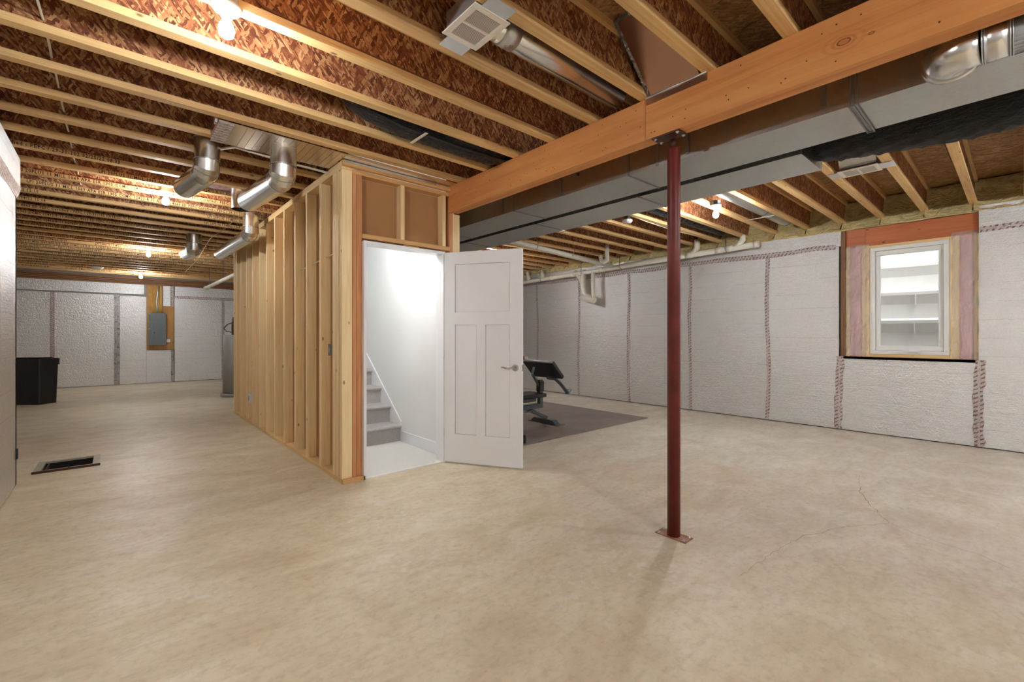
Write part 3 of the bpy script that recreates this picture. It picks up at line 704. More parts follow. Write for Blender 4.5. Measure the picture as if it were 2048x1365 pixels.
# lever handle
hz = .935; ha = DL-.065
m = MB()
ring = []
def disc(m, a, b0, b1, z, r, seg=28):
    A = [m.b.verts.new(dpt(a+r*math.cos(t*2*math.pi/seg), b0, z+r*math.sin(t*2*math.pi/seg))) for t in range(seg)]
    B = [m.b.verts.new(dpt(a+r*.9*math.cos(t*2*math.pi/seg), b1, z+r*.9*math.sin(t*2*math.pi/seg))) for t in range(seg)]
    m.b.faces.new(B); m.b.faces.new(A[::-1])
    for i in range(seg): m.b.faces.new((A[i], A[(i+1) % seg], B[(i+1) % seg], B[i]))
disc(m, ha, .0, .012, hz, .032); disc(m, ha, .012, .045, hz, .011)
hd = m.build('door_handle', M['chrome'], door)
path = [dpt(ha, .046, hz), dpt(ha-.02, .05, hz+.002), dpt(ha-.05, .052, hz-.006), dpt(ha-.08, .05, hz-.002), dpt(ha-.105, .047, hz+.006), dpt(ha-.12, .044, hz+.004)]
MB().tube(path, [.011, .010, .0085, .008, .0075, .006], 12).build('lever', M['chrome'], hd)
m = MB(); dbox(m, DL, DL+.0015, -.030, -.006, hz-.03, hz+.03); dbox(m, DL, DL+.008, -.024, -.012, hz-.009, hz+.009); m.build('latch_plate', M['chrome'], door)
for hz_ in (.30, 1.05, 1.80):
    m = MB().tube([(hx-.006, hy+.004, hz_-.045), (hx-.006, hy+.004, hz_+.045)], .0065, 10); m.build('hinge', M['white_plastic'], door)
# ================================================================ BEAM, COLUMN
beam = thing('ceiling_beam', 'long orange laminated wood beam crossing the room under the joists', 'beam', (2.515, 3.73, 2.445))
for j, (a, b) in enumerate(((2.465, 2.5010), (2.5018, 2.5382), (2.539, 2.575))):
    if j == 0:
        box('beam_ply', M['beam'], beam, a, b, NY, 1.5385, 2.445, 2.697); box('beam_ply', M['beam'], beam, a-.001, b, 1.5415, 3.73, 2.445, 2.697)
    else: box('beam_ply', M['beam'], beam, a, b, NY, 3.73, 2.446+.002*j, 2.697)
m = MB()
for i in range(60):
    y = random.uniform(.1, 3.7); z = random.choice((2.49, 2.53, 2.60, 2.65))+random.uniform(-.012, .012); r = .0028
    m.box(2.4632, 2.4655, y-r, y+r, z-r, z+r)
m.build('nail', M['nail'], beam)['kind'] = 'stuff'
col = thing('steel_column', 'dark red primed steel column standing on a rusty bolted base plate', 'column', (2.565, 1.41, 0))
cxx, cyy = 2.575, 1.41
MB().tube([(cxx, cyy, .006), (cxx, cyy, 2.375), (cxx, cyy, 2.385)], [.0385, .0385, .036], 32).build('shaft', M['primer'], col)
MB().tube([(cxx-.006, cyy, 2.385), (cxx-.006, cyy, 2.437)], .0165, 16).build('screw_jack', M['rust_dark'], col)
bpl = MB().box(cxx-.048, cxx+.048, cyy-.10, cyy+.10, 0, .006).build('base_plate', M['rust'], col)
tpl = MB().box(cxx-.105, cxx-.005, cyy-.09, cyy+.09, 2.437, 2.444).build('top_plate', M['rust_dark'], col)
for dx in (-.032, .032):
    for dy in (-.08, .08):
        MB().lathe([(.011, 0), (.011, .002), (.006, .002), (.006, .009), (.001, .010)], (cxx+dx, cyy+dy, .006), 10).build('bolt', M['steel_bright'], bpl)
for dx in (-.090, -.02):
    for dy in (-.072, .072):
        MB().lathe([(.011, 0), (.011, -.002), (.006, -.003), (.006, -.008), (.001, -.009)], (cxx+dx, cyy+dy, 2.437), 10).build('bolt', M['steel_bright'], tpl)
lm = NT('paper_label', .6); lv = lm.coord(); ln = lm.noise(lm.mapp(lv, (60, 60, 220)), 1, 1); lm.col(lm.ramp(ln, [(.44, srgb(120, 108, 90)), (.52, srgb(222, 208, 170))]))
m = MB(); L = []
for i in range(7):
    a = math.radians(-78+i*13); r = .0390
    L.append([m.b.verts.new((cxx+r*math.cos(a), cyy+r*math.sin(a), z)) for z in (.325, .455)])
for a, b in zip(L, L[1:]): m.b.faces.new((a[0], b[0], b[1], a[1]))
m.build('paper_label', lm.m, col)
# ================================================================ TRUNK DUCTS
def trunk(name, label, x0, x1, y0, y1, z0, z1, seams, endcap=True):
    d = thing(name, label, 'duct', ((x0+x1)/2, y0, z0)); ys = [y0]+seams+[y1]
    for a, b in zip(ys, ys[1:]):
        m = MB(); m.box(x0, x1, a+.0015, b-.0015, z0, z1)
        # cross break: shallow pyramid on the underside
        o = m.build('duct_section', M['duct'], d)
    for s_ in seams:
        MB().box(x0-.004, x1+.004, s_-.006, s_+.006, z0-.006, z0-.0005).box(x0-.005, x0-.0005, s_-.006, s_+.006, z0, z1).build('drive_cleat', M['strap'], d)
    return d
d1 = trunk('trunk_duct', 'wide galvanized trunk duct running right beside the orange beam', 2.80, 3.215, NY, 9.0, 2.40, 2.685, [-.9, .56, 1.885, 3.13, 4.35, 5.6, 6.9])
d2 = trunk('trunk_duct', 'shorter galvanized duct with a closed end at the black flexible duct', 3.30, 3.735, .93, 9.0, 2.40, 2.685, [2.12, 3.35, 4.6, 5.85, 7.1])
for y, x, z0 in [(2.547, 2.797, 2.42), (1.654, 2.797, 2.415), (1.437, 2.797, 2.43), (.684, 2.797, 2.46), (3.3, 2.797, 2.42)]:
    box('hanger_strap', M['strap'], d1, x-.002, x-.0004, y-.012, y+.012, z0-.015, 2.70)
for y in (2.5, 1.63, 1.03, 3.6): box('hanger_strap', M['strap'], d2, 3.2965, 3.2995, y-.012, y+.012, 2.405, 2.70)
# wire hoop strap under duct 1
MB().box(2.785, 3.22, .54, .546, 2.388, 2.3925).box(2.785, 3.22, .572, .578, 2.388, 2.3925).box(3.216, 3.222, .54, .578, 2.388, 2.40).box(2.795, 2.7995, .54, .546, 2.39, 2.70).box(2.795, 2.7995, .572, .578, 2.39, 2.70).build('wire_hoop', M['strap'], d1)
MB().box(3.296, 3.738, .9255, .929, 2.396, 2.405).box(3.296, 3.738, .9255, .929, 2.685, 2.695).box(3.73, 3.739, .9255, .929, 2.405, 2.685).box(3.296, 3.305, .9255, .929, 2.405, 2.685).build('end_flange', M['steel_bright'], d2)
hl = aty(1157, 350, 0.01) if False else None
MB().lathe([(.014, 0), (.014, -.010), (.009, -.012)], (2.799, 2.36, 2.53), 12, 'x').build('port_plug', M['black'], d1)
# bulges of sheet metal: round take-off near the top right
tk_ = thing('takeoff_duct', 'round galvanized elbow and pipe between the beam and trunk duct at top right', 'duct', (2.68, .1, 2.44))
MB().tube([(2.7985, .20, 2.47), (2.780, .20, 2.47)], [.108, .104], 32).build('collar', M['pipe_metal'], tk_)
A = arc((2.782, .20, 2.465), (2.690, .21, 2.448), (2.689, .10, 2.446), 4)
MB().tube(A, [.096, .090, .086, .083, .082], 32).build('elbow_section', M['pipe_metal'], tk_)
MB().tube([(2.689, .102, 2.446), (2.689, .022, 2.446)], .0835, 32).build('elbow_section', M['pipe_metal'], tk_)
for y in (.102, .095, .024, .017): MB().tube([(2.689, y+.002, 2.446), (2.689, y-.002, 2.446)], .0865, 28).build('bead', M['steel_bright'], tk_)
MB().tube([(2.689, .02, 2.446), (2.689, -2.9, 2.446)], .080, 28).build('round_pipe', M['pipe_metal'], tk_)
# flexible duct from the end of the second trunk towards the camera side
def crinkle(i, j): return 1+.05*math.sin(i*2.1+j*.7)+.03*math.sin(i*5.3+j*1.9)+random.uniform(-.015, .015)
fd = thing('flexible_duct', 'thick black insulated flexible duct running right from the closed duct end', 'duct', (3.6, .9, 2.5))
P = []; R_ = []
for i in range(120):
    t = i/119; y = .915-t*4.0; z = 2.545-.05*math.sin(min(1, t*3)*math.pi)+.012*math.sin(t*20); x = 3.60+.02*math.sin(t*9); P.append((x, y, z)); R_.append(.135 if i > 3 else .115+.005*i)
MB().tube(P, R_, 36, rf=crinkle).build('duct_sleeve', M['flex_b'], fd)
# flexible duct in the joist bay (k=0..1)
fb = thing('flexible_duct', 'black plastic wrapped flexible duct lying in a joist bay over the beam', 'duct', (1.3, 2.95, 2.8))
P = [(1.17, 2.945, 2.97), (1.19, 2.945, 2.92), (1.24, 2.95, 2.86), (1.32, 2.945, 2.83), (1.42, 2.945, 2.82)]
n = 150
for i in range(1, n): t = i/(n-1); fx_ = 1.42+t*5.33; up_ = min(1, max(0, (fx_-2.4)/.25)); P.append((fx_, 2.944, 2.803+.034*up_-.006*abs(math.sin(t*13))))
P += [(6.80, 2.944, 2.84)]
P = [Vector(p) for p in P]
MB().tube(P, [.124 if q_.x < 2.4 else .112 for q_ in P], 26, rf=crinkle).build('duct_sleeve', M['flex'], fb)
MB().tube([(1.155, 2.85, 2.99), (1.165, 2.85, 2.84), (1.27, 2.86, 2.735), (1.5, 2.865, 2.70), (2.0, 2.87, 2.69), (2.46, 2.87, 2.705)], .011, 8).build('drip_edge', M['black'], fb)
for x in (1.66, ): MB().box(x-.012, x+.012, 2.79, 3.02, 2.672, 2.6745).build('support_strap', M['cable'], fb)
MB().tube([(6.79, 2.944, 2.84), (6.90, 2.944, 2.85)], .075, 20).build('metal_end', M['panning'], fb)
# ================================================================ FOIL PANNING + ELBOWS
pn = thing('joist_panning', 'foil faced panning sheet closing the joist bay above the stair wall', 'panning', (1.0, 3.74, 2.69))
MB().box(.53, 1.40, 3.59, 4.005, 2.692, 2.698).build('foil_sheet', M['panning'], pn); MB().box(1.403, 2.455, 3.59, 3.735, 2.692, 2.698).build('foil_sheet', M['panning'], pn)
MB().box(.52, .53, 3.59, 3.90, 2.69, 2.955).build('end_closure', M['bubble'], pn); MB().box(.53, .62, 3.592, 4.003, 2.6895, 2.6915).build('foil_tape', M['tape_px'], pn)
MB().box(.505, .519, 3.60, 3.612, 2.68, 2.95).box(.505, .519, 3.64, 3.65, 2.68, 2.95).build('foil_tape', M['steel_bright'], pn)
for i in range(9):
    x = .72+.085*i
    if abs(x-1.0) < .11: continue
mT = MB()
for i in range(14):
    x = .70+.05*i; mT.box(x, x+.0012, 3.60, 3.995, 2.6912, 2.6918)
mT.build('print_lines', M['nail'], pn)
pb = thing('joist_panning', 'reddish foil bubble sheet sealing the joist bay over the beam near the column', 'panning', (2.4, 1.35, 2.7))
MB().prism([(2.10, 1.19, 2.99), (2.10, 1.50, 2.99), (2.45, 1.50, 2.70), (2.45, 1.19, 2.70)], (.006, 0, .006)).build('foil_sheet', M['bubble'], pb)
MB().box(2.4590, 2.4640, 1.15, 1.53, 2.655, 2.70).build('foil_tape', M['bubble'], pb)
MB().tube([(2.10, 1.50, 2.985), (2.27, 1.503, 2.85), (2.447, 1.505, 2.70)], .012, 6).build('foil_tape', M['tape_g'], pb); MB().tube([(2.09, 1.19, 2.985), (2.09, 1.5, 2.985)], .012, 6).build('foil_tape', M['tape_g'], pb)
MB().tube([(2.457, 1.15, 2.698), (2.457, 1.53, 2.698)], .006, 6).build('foil_tape', M['steel_bright'], pb)
def elbow(label, c, r, top, zb, end, crimp=True):
    """vertical collar at c=(x,y), bends and runs to point end"""
    e = thing('elbow_duct', label, 'duct', (c[0], c[1], zb), 'open round elbow ducts hanging from the ceiling')
    x, y = c; end = Vector(end); b = Vector((x, y, zb)); d = (end-b).normalized(); s_ = r*.9
    zc = zb+r*.95; p0 = Vector((x, y, zc)); p3 = b+d*(r*1.0)
    MB().tube([(x, y, top), (x, y, zc-.004)], r, 32, cap=False).build('collar', M['pipe_metal'], e)
    MB().tube([(x, y, top), (x, y, top-.006)], r*1.05, 28, cap=False).build('rim', M['steel_bright'], e)
    A = arc(p0, b, p3, 3)
    MB().tube([A[0], A[1]], r*.985, 32, cap=False).build('elbow_gore', M['pipe_metal'], e) if False else None
    full = [A[0]+Vector((0, 0, .01)), A[1], A[2], A[3]+d*.01]
    for g_ in range(3):
        me_ = MB(); me_.tube(full, r*(.985-.003*g_), 32, cap=False)
        me_.b.verts.ensure_lookup_table(); keep = set(range(32*g_, 32*g_+64)); bmesh.ops.delete(me_.b, geom=[v_ for v_ in me_.b.verts if v_.index not in keep] if me_.b.verts.index_update() is None else [], context='VERTS')
        me_.build('elbow_gore', M['pipe_metal'], e)
    MB().tube([p3-d*.004, end], r*.975, 32, cap=False).build('round_pipe', M['pipe_metal'], e)
    MB().tube([p0+Vector((0, 0, .004)), p0-Vector((0, 0, .004))], r*1.03, 28, cap=False).build('bead', M['steel_bright'], e)
    dm = (A[2]-A[1]).normalized(); q = (A[1]+A[2])/2
    for q, dd_ in ((q, dm), (p3, d)): MB().tube([q-dd_*.003, q+dd_*.003], r*1.02, 28, cap=False).build('bead', M['steel_bright'], e)
    MB().tube([Vector(end)-d*.002, Vector(end)-d*.03], [r*.95, r*.6], 20).build('mouth_shade', M['dark'], e)  # dark plug painting the shade inside the open pipe end
    return e
def run_to(u, v, z): return atz(u, v, z)
eA = elbow('short open elbow duct hanging left of the larger one, in front of the lamp', (.53, 4.13), .086, 2.735, 2.49, run_to(370, 376, 2.50))
eB = elbow('largest open elbow duct coming down through the foil panning', (.975, 3.77), .093, 2.70, 2.45, run_to(497, 403, 2.50))
eC = elbow('small open elbow duct farther back, left of the long pipe', (.86, 7.93), .098, 2.70, 2.47, run_to(373, 508, 2.53))
eD = elbow('long open elbow duct running beside the top of the stud wall', (1.22, 6.12), .085, 2.70, 2.45, run_to(440, 508, 2.50))
cs = thing('collar_duct', 'short taped collar stub behind the largest elbow duct', 'duct', (.96, 5.25, 2.6)); MB().tube([(.965, 5.28, 2.734), (.965, 5.28, 2.52)], .085, 24, cap=False).build('collar', M['pipe_metal'], cs)
pn2 = thing('joist_panning', 'small taped foil patch in the joist bay above the collar stub', 'panning', (.85, 5.3, 2.69)); MB().box(.62, 1.05, 5.185, 5.50, 2.735, 2.74).build('foil_sheet', M['tape_hx'], pn2)
tp = MB().tube([(1.55, 4.03, 2.66), (1.05, 4.05, 2.68), (.70, 4.06, 2.705), (.60, 4.2, 2.70)], .010, 8).build('drain_hose', M['cable'])
tag(tp, 'pale hose crossing behind the largest elbow duct under the joists', 'hose')
# ================================================================ REGISTERS AND THEIR PIPES
def register(label, x0, x1, y0, y1, z, tabs, bh):
    r = thing('ceiling_register', label, 'air register', ((x0+x1)/2, (y0+y1)/2, z), 'ceiling air registers')
    rim = .03
    m = MB(); m.box(x0, x1, y0, y0+rim, z-.006, z, bev=.0015).box(x0, x1, y1-rim, y1, z-.006, z, bev=.0015).box(x0, x0+rim, y0+rim, y1-rim, z-.006, z, bev=.0015).box(x1-rim, x1, y0+rim, y1-rim, z-.006, z, bev=.0015)
    ym = (y0+y1)/2; m.box(x0+rim, x1-rim, ym-.006, ym+.006, z-.006, z)
    rf_ = m.build('register_frame', M['register'], r)
    L = []
    n = 13
    for (a, b) in ((y0+rim, ym-.006), (ym+.006, y1-rim)):
        for i in range(n):
            y = a+(b-a)*(i+.5)/n; MB().prism([(x0+rim, y-.0036, z-.005), (x0+rim, y+.0026, z-.0035), (x0+rim, y+.0034, z-.0025), (x0+rim, y-.0028, z-.004)], (x1-x0-2*rim, 0, 0)).build('louvre', M['register'], rf_)
    MB().box(x0+rim, x1-rim, y0+rim, y1-rim, z-.0015, z+.001).build('shaded_damper_plate', M['register_in'], r)  # plate coloured dark to stand in for the shade between louvres
    MB().box(x0+.05, x0+.09, y0+.012, y0+.017, z-.010, z-.006).build('damper_lever', M['register'], r)
    m = MB().box(x0+.02, x1-.02, y0+.01, y1-.01, z+.02, z+bh); m.build('boot_box', M['steel_bright'], r)
    for (a, b, c, d) in tabs: MB().box(a, b, c, d, z-.003, z-.001).build('mounting_tab', M['steel_bright'], r)
    return r
r1 = register('white ceiling register near the top centre with a round pipe leading to the beam', 1.18, 1.385, 1.578, 1.845, 2.697, [(1.215, 1.355, 1.845, 1.93), (1.215, 1.355, 1.50, 1.578)], .10)
tg = thing('branch_pipe', 'round metal branch pipe in the joist bay from the register to the beam', 'pipe', (1.9, 1.735, 2.8))
MB().tube([(1.385, 1.735, 2.775), (1.45, 1.735, 2.785), (1.50, 1.735, 2.79), (2.44, 1.735, 2.79)], [.062, .072, .078, .078], 32).build('pipe_body', M['pipe_metal'], tg)
MB().tube([(1.452, 1.735, 2.79), (1.545, 1.735, 2.79)], .0800, 32).build('foil_tape', M['steel_bright'], tg)
MB().tube([(1.6, 1.735, 2.7108), (2.44, 1.735, 2.7108)], .0018, 6).build('pipe_seam', M['strap'], tg)
mw = Matrix.Translation((1.50, 1.715, 2.7088)) @ Matrix.Rotation(math.pi, 4, 'X') @ Matrix.Rotation(math.radians(-60), 4, 'Z')
text('tape_print', 'Shu\n181', .028, M['redprint'], tg, mw)
r2 = register('white ceiling register on the window side under the black flexible duct', 4.84, 5.06, .80, 1.085, 2.697, [(4.87, 5.03, .70, .80), (4.87, 5.03, 1.085, 1.16)], .03)
b2 = thing('register_boot', 'tapered metal boot with a round collar above the window side register', 'duct boot', (4.9, .94, 2.72))
MB().prism([(4.86, .81, 2.73), (5.04, .81, 2.73), (4.93, .81, 2.86), (4.82, .81, 2.90), (4.80, .81, 2.80)], (0, .26, 0)).build('boot_body', M['steel_bright'], b2)
MB().tube([(4.86, .945, 2.85), (4.45, .945, 2.83), (3.95, .944, 2.79)], .072, 24).build('collar', M['pipe_metal'], b2)
wp = thing('branch_pipe', 'long grey branch pipe in a joist bay right of the lamp beyond the ducts', 'pipe', (5.8, 2.15, 2.8))
MB().tube([(3.75, 2.10, 2.80), (6.8, 2.10, 2.80)], .085, 28).build('pipe_body', M['duct'], wp)
for x in (6.2, 6.78, 5.98): MB().tube([(x, 2.10, 2.80), (x+.012, 2.10, 2.80)], .087, 28).build('bead', M['black'], wp)
MB().box(6.02, 6.05, 1.98, 2.31, 2.700, 2.703).build('support_strap', M['cable'], wp)
# ================================================================ LAMPS
def lampfix(x, y, label, dark=False):
    L = thing('bulb_lamp', label, 'lamp', (x, y, 2.62), 'bare bulb lamps on the ceiling')
    k0 = math.floor((y-2.7435)/.4); ya, yb = 2.7435+.4*k0, 2.7435+.4*(k0+1)
    near_ = yb if yb-y < y-ya else ya
    MB().box(x-.012, x+.012, min(y, near_+.0065), max(y, near_-.0065), 2.742, 2.748).build('hanger_bar', M['steel_bright'], L)
    MB().tube([(x, y, 2.741), (x, y, 2.694)], .052, 8, smooth=False).build('junction_box', M['black'] if dark else M['steel_bright'], L)
    MB().lathe([(.058, 0), (.060, -.008), (.052, -.020), (.030, -.028), (.026, -.030)], (x, y, 2.6935), 28).build('lamp_holder', M['porcelain'], L)
    MB().lathe([(.022, 0), (.022, -.02)], (x, y, 2.6632), 20).build('socket', M['white_plastic'], L)
    MB().lathe([(.013, 0), (.015, -.012), (.027, -.032), (.032, -.055), (.027, -.078), (.012, -.090), (.001, -.092)], (x, y, 2.6430), 24).build('bulb', M['bulb'], L)
for i, (x, y, lb, m_) in enumerate(LAMPS): lampfix(x, y, lb, i in (4, 5))
bpy.context.view_layer.update()
for o in C3.objects:
    if o.type == 'LIGHT' and o.name.startswith('bulb_light'): pass
sm = thing('smoke_detector', 'white smoke detector on a black box under a joist beyond the ducts', 'detector', (4.70, 3.21, 2.69))
MB().tube([(4.72, 3.2, 2.70), (4.72, 3.2, 2.655)], .045, 8, smooth=False).build('junction_box', M['black'], sm)
MB().lathe([(.062, 0), (.064, -.015), (.050, -.035), (.020, -.042), (.001, -.043)], (4.72, 3.2, 2.6545), 24).build('detector_body', M['white_plastic'], sm)
sd = thing('smoke_detector', 'white smoke detector on the far ceiling left of the last lamp', 'detector', (-.2, 12.2, 2.69))
MB().lathe([(.10, 0), (.10, -.02), (.06, -.045), (.001, -.047)], (-.28, 13.07, 2.699), 20).build('detector_body', M['white_plastic'], sd)
# ================================================================ PVC DRAINS
pv = thing('drain_pipe', 'long white drain pipe hung along the top of the right foil wall', 'drain pipe', (6.95, 5, 2.45))
PX = 6.97; pz_ = lambda y: 2.555-(y-2.5)*.024
MB().tube([(PX, 2.52, pz_(2.52)), (PX, 9.5, pz_(9.5))], .042, 20).build('main_pipe', M['pvc'], pv)
MB().tube([(PX, 2.50, pz_(2.5)), (PX, 2.56, pz_(2.56))], .049, 20).build('cap', M['pvc'], pv)
for y in (2.85, 3.02, 3.5, 5.25, 5.95, 6.55): MB().tube([(PX, y, pz_(y)), (PX, y+.10, pz_(y+.1))], .049, 20).build('coupling', M['pvc'], pv)
MB().tube([(PX-.02, 3.25, 2.80), (PX-.02, 3.25, pz_(3.3)+.10), (PX-.02, 3.29, pz_(3.3)+.04), (PX-.01, 3.36, pz_(3.4)+.005), (PX, 3.45, pz_(3.45))], .040, 18).build('branch_bend', M['pvc'], pv) if False else None
MB().tube([(PX, 3.42, 2.76), (PX, 3.42, pz_(3.4)+.10), (PX, 3.46, pz_(3.4)+.04), (PX, 3.54, pz_(3.5))], .043, 18).build('branch_bend', M['pvc'], pv)
MB().tube([(PX, 2.72, 2.72), (PX, 2.72, pz_(2.7)+.10), (PX, 2.78, pz_(2.8)+.03), (PX, 2.86, pz_(2.86))], .040, 18).build('branch_bend', M['pvc'], pv)
# trap group
a_ = lambda u, v, x=6.97: tuple(atx(u, v, x))
MB().tube([a_(1150, 544), a_(1160, 556), a_(1167, 570), a_(1170, 600, 6.97)], .040, 18).build('branch_bend', M['pvc'], pv)
MB().tube([a_(1167, 540), a_(1166, 575), a_(1170, 590), a_(1186, 598), a_(1190, 601)], .050, 18).build('trap', M['pvc'], pv)
MB().tube([a_(1186, 545, 6.90), a_(1186, 585, 6.90), a_(1187, 596, 6.90)], .034, 18).build('vent_riser', M['pvc'], pv)
MB().tube([a_(1163, 594, 6.93), a_(1188, 602, 6.90)], .054, 18).build('trap', M['pvc'], pv)
for u, v in ((1054, 545), (1083, 542)): MB().tube([a_(u, v), a_(u+5, v+18)], .040, 14).build('branch_bend', M['pvc'], pv)
for y in (2.95, 3.85, 4.85, 5.75, 6.9, 7.6):
    z = pz_(y); m = MB(); m = m.tube([(PX-.055, y, 2.70), (PX-.053, y+.01, z+.02), (PX-.045, y, z-.03), (PX, y, z-.047), (PX+.04, y, z-.025)], .0065, 6); m.build('pipe_hook', M['strap'], pv)
p2 = thing('drain_pipe', 'white drain pipe hung under the joists from the ducts to the right wall', 'drain pipe', (5.8, 5, 2.62))
MB().tube([(4.45, 4.98, 2.625), (6.93, 5.05, pz_(5.05)+.035)], .043, 20).build('main_pipe', M['pvc'], p2)
MB().tube([(4.40, 4.98, 2.625), (4.36, 4.98, 2.64), (4.33, 4.98, 2.72)], .045, 18).build('elbow', M['pvc'], p2)
MB().tube([atx(1214, 489, 6.3), atx(1214, 520, 6.3), atx(1208, 524, 6.3), atx(1203, 521, 6.3), atx(1201, 512, 6.3)], .038, 16).build('trap', M['pvc'], p2)
for x in (4.9, 5.75, 6.5): MB().tube([(x, 4.94, 2.70), (x, 4.93, 2.64), (x+.005, 4.97, 2.567), (x, 5.05, 2.60)], .0065, 6).build('pipe_hook', M['strap'], p2)
q0, q1 = aty(413, 576, 11.6), aty(467, 551, 9.4); q2 = q1+(q1-q0)*.25
p3 = thing('drain_pipe', 'slanting white drain pipe at the far end of the stud wall', 'drain pipe', tuple(q1))
MB().tube([q0, q2], .036, 14).build('main_pipe', M['pvc'], p3); MB().tube([q0, q0-(q1-q0).normalized()*.06], .044, 14).build('coupling', M['pvc'], p3)
for f_ in (.05, .5, .95):
    a_q = q0.lerp(q1, f_); kk = round((a_q.y-2.7435)/.4); a_q = q0.lerp(q1, (2.7435+.4*kk-q0.y)/(q1.y-q0.y)); MB().tube([(a_q.x+.04, a_q.y, 2.701), (a_q.x+.04, a_q.y, a_q.z), (a_q.x+.02, a_q.y, a_q.z-.036), (a_q.x-.02, a_q.y, a_q.z-.036)], .006, 6).build('pipe_hook', M['strap'], p3)
# ================================================================ CABLES
cb1 = MB(); cpts = []
for k in range(-3, 10):
    y = jy(k); cpts += [(-.262, y, 2.77), (-.262+random.uniform(-.006, .006), y+.2, 2.752)]
cb1.tube(cpts, .0055, 6); c1 = cb1.build('electric_cable', M['cable']); tag(c1, 'white cable threaded through the joists at upper left', 'cable')
cc = []
for u, v in ((508, 408), (470, 440), (448, 459), (420, 478), (410, 495), (396, 518), (370, 545)):
    cc.append(atz(u, v, 2.66))
c2 = MB().tube(cc, .004, 6).build('electric_cable', M['cable_y']); tag(c2, 'thin cable slanting across the far ceiling beside the elbow ducts', 'cable')
c3 = MB().tube([(.46, 2.328, 2.80), (.52, 2.325, 2.758), (.62, 2.322, 2.746), (1.3, 2.321, 2.745), (1.9, 2.322, 2.746), (2.455, 2.321, 2.745)], .007, 6).build('electric_cable', plain('brown_cable', srgb(120, 72, 48), .5)); tag(c3, 'brown cable stapled along the joist from the nearest lamp to the beam', 'cable')
c4 = MB().tube([(SWX+.05, 3.78, 1.95), (SWX+.05, 4.0, 1.965), (SWX+.05, 4.3, 1.95), (SWX+.05, 4.7, 1.93), (SWX+.05, 5.0, 1.92)], .005, 6).build('electric_cable', M['cable']); tag(c4, 'pale cable running level through the studs at shoulder height', 'cable')
c5 = MB().tube([(4.9, 2.33, 2.745), (5.5, 2.36, 2.72), (6.2, 2.35, 2.74), (6.9, 2.36, 2.75)], .006, 6).build('electric_cable', M['cable']); tag(c5, 'white cable running from the lamp beyond the ducts towards the right wall', 'cable')
c6 = MB().tube([(4.74, 3.17, 2.71), (5.1, 3.165, 2.69), (5.8, 3.16, 2.68), (6.8, 3.165, 2.715)], .005, 6).build('electric_cable', M['cable']); tag(c6, 'grey cable running right from the smoke detector', 'cable')
sbx = thing('switch_box', 'dark metal switch box between the first studs of the stud wall', 'electrical box', (1.46, 4.2, 1.1))
p = atx(663, 700, 1.45); MB().box(1.43, 1.497, p.y-.03, p.y+.03, p.z-.05, p.z+.05).build('box_body', M['strap'], sbx); MB().box(1.4285, 1.4295, p.y-.008, p.y+.008, p.z-.02, p.z+.02).build('switch', M['cable'], sbx)
ob = thing('outlet_box', 'white outlet on the side of a stud near the far end of the stud wall', 'electrical box', (1.42, 7.08, .3))
p = atx(501, 797, 1.415); MB().box(1.395, 1.47, p.y-.03, p.y+.035, p.z-.058, p.z+.058, bev=.004).build('box_body', M['white_plastic'], ob); MB().box(1.393, 1.3945, p.y-.012, p.y+.012, p.z-.03, p.z+.03).build('socket', M['black'], ob)
# ================================================================ ELECTRIC PANEL
ep = thing('breaker_box', 'grey electric breaker box on a plywood board on the far foil wall', 'breaker box', (.82, BY-.05, .97))
box('plywood_board', M['plywood'], ep, .612, 1.165, BY-.012, BY+.0, .855, 1.985); box('plywood_board', M['plywood'], ep, .612, .93, BY-.012, BY+.0, 1.988, 2.53)
pc = box('panel_cabinet', M['panel'], ep, .645, .995, BY-.11, BY-.013, .975, 1.80)
pd_ = MB().box(.735, .895, BY-.118, BY-.1105, 1.07, 1.57, bev=.003).build('panel_door', M['panel'], ep); MB().box(.75, .765, BY-.124, BY-.1185, 1.28, 1.32).build('panel_latch', M['black'], pd_)
for (x, z) in ((.66, .99), (.98, .99), (.66, 1.785), (.98, 1.785), (.66, 1.40), (.98, 1.40)): MB().lathe([(.008, 0), (.006, -.005), (.001, -.006)], (x, BY-.1105, z), 8, 'y').build('screw', M['steel_bright'], ep)
MB().tube([(.82, BY-.06, 1.80), (.82, BY-.06, 1.95), (.80, BY-.05, 2.1), (.83, BY-.05, 2.3), (.84, BY-.05, 2.52)], .02, 10).build('conduit', M['steel_bright'], ep)
MB().box(1.01, 1.09, BY-.05, BY-.013, 1.05, 1.13, bev=.004).build('outlet', M['white_plastic'], ep)
for i in range(15):
    x0 = .64+.27*i/14+random.uniform(-.008, .008); x1 = .72+.2*i/14
    MB().tube([(x0, BY-.03, 2.52), (x0+.01, BY-.035, 2.35), ((x0+x1)/2, BY-.04, 2.1), (x1, BY-.05, 1.93), (x1, BY-.055, 1.80)], .007, 6).build('wire', M['cable_y'], ep)
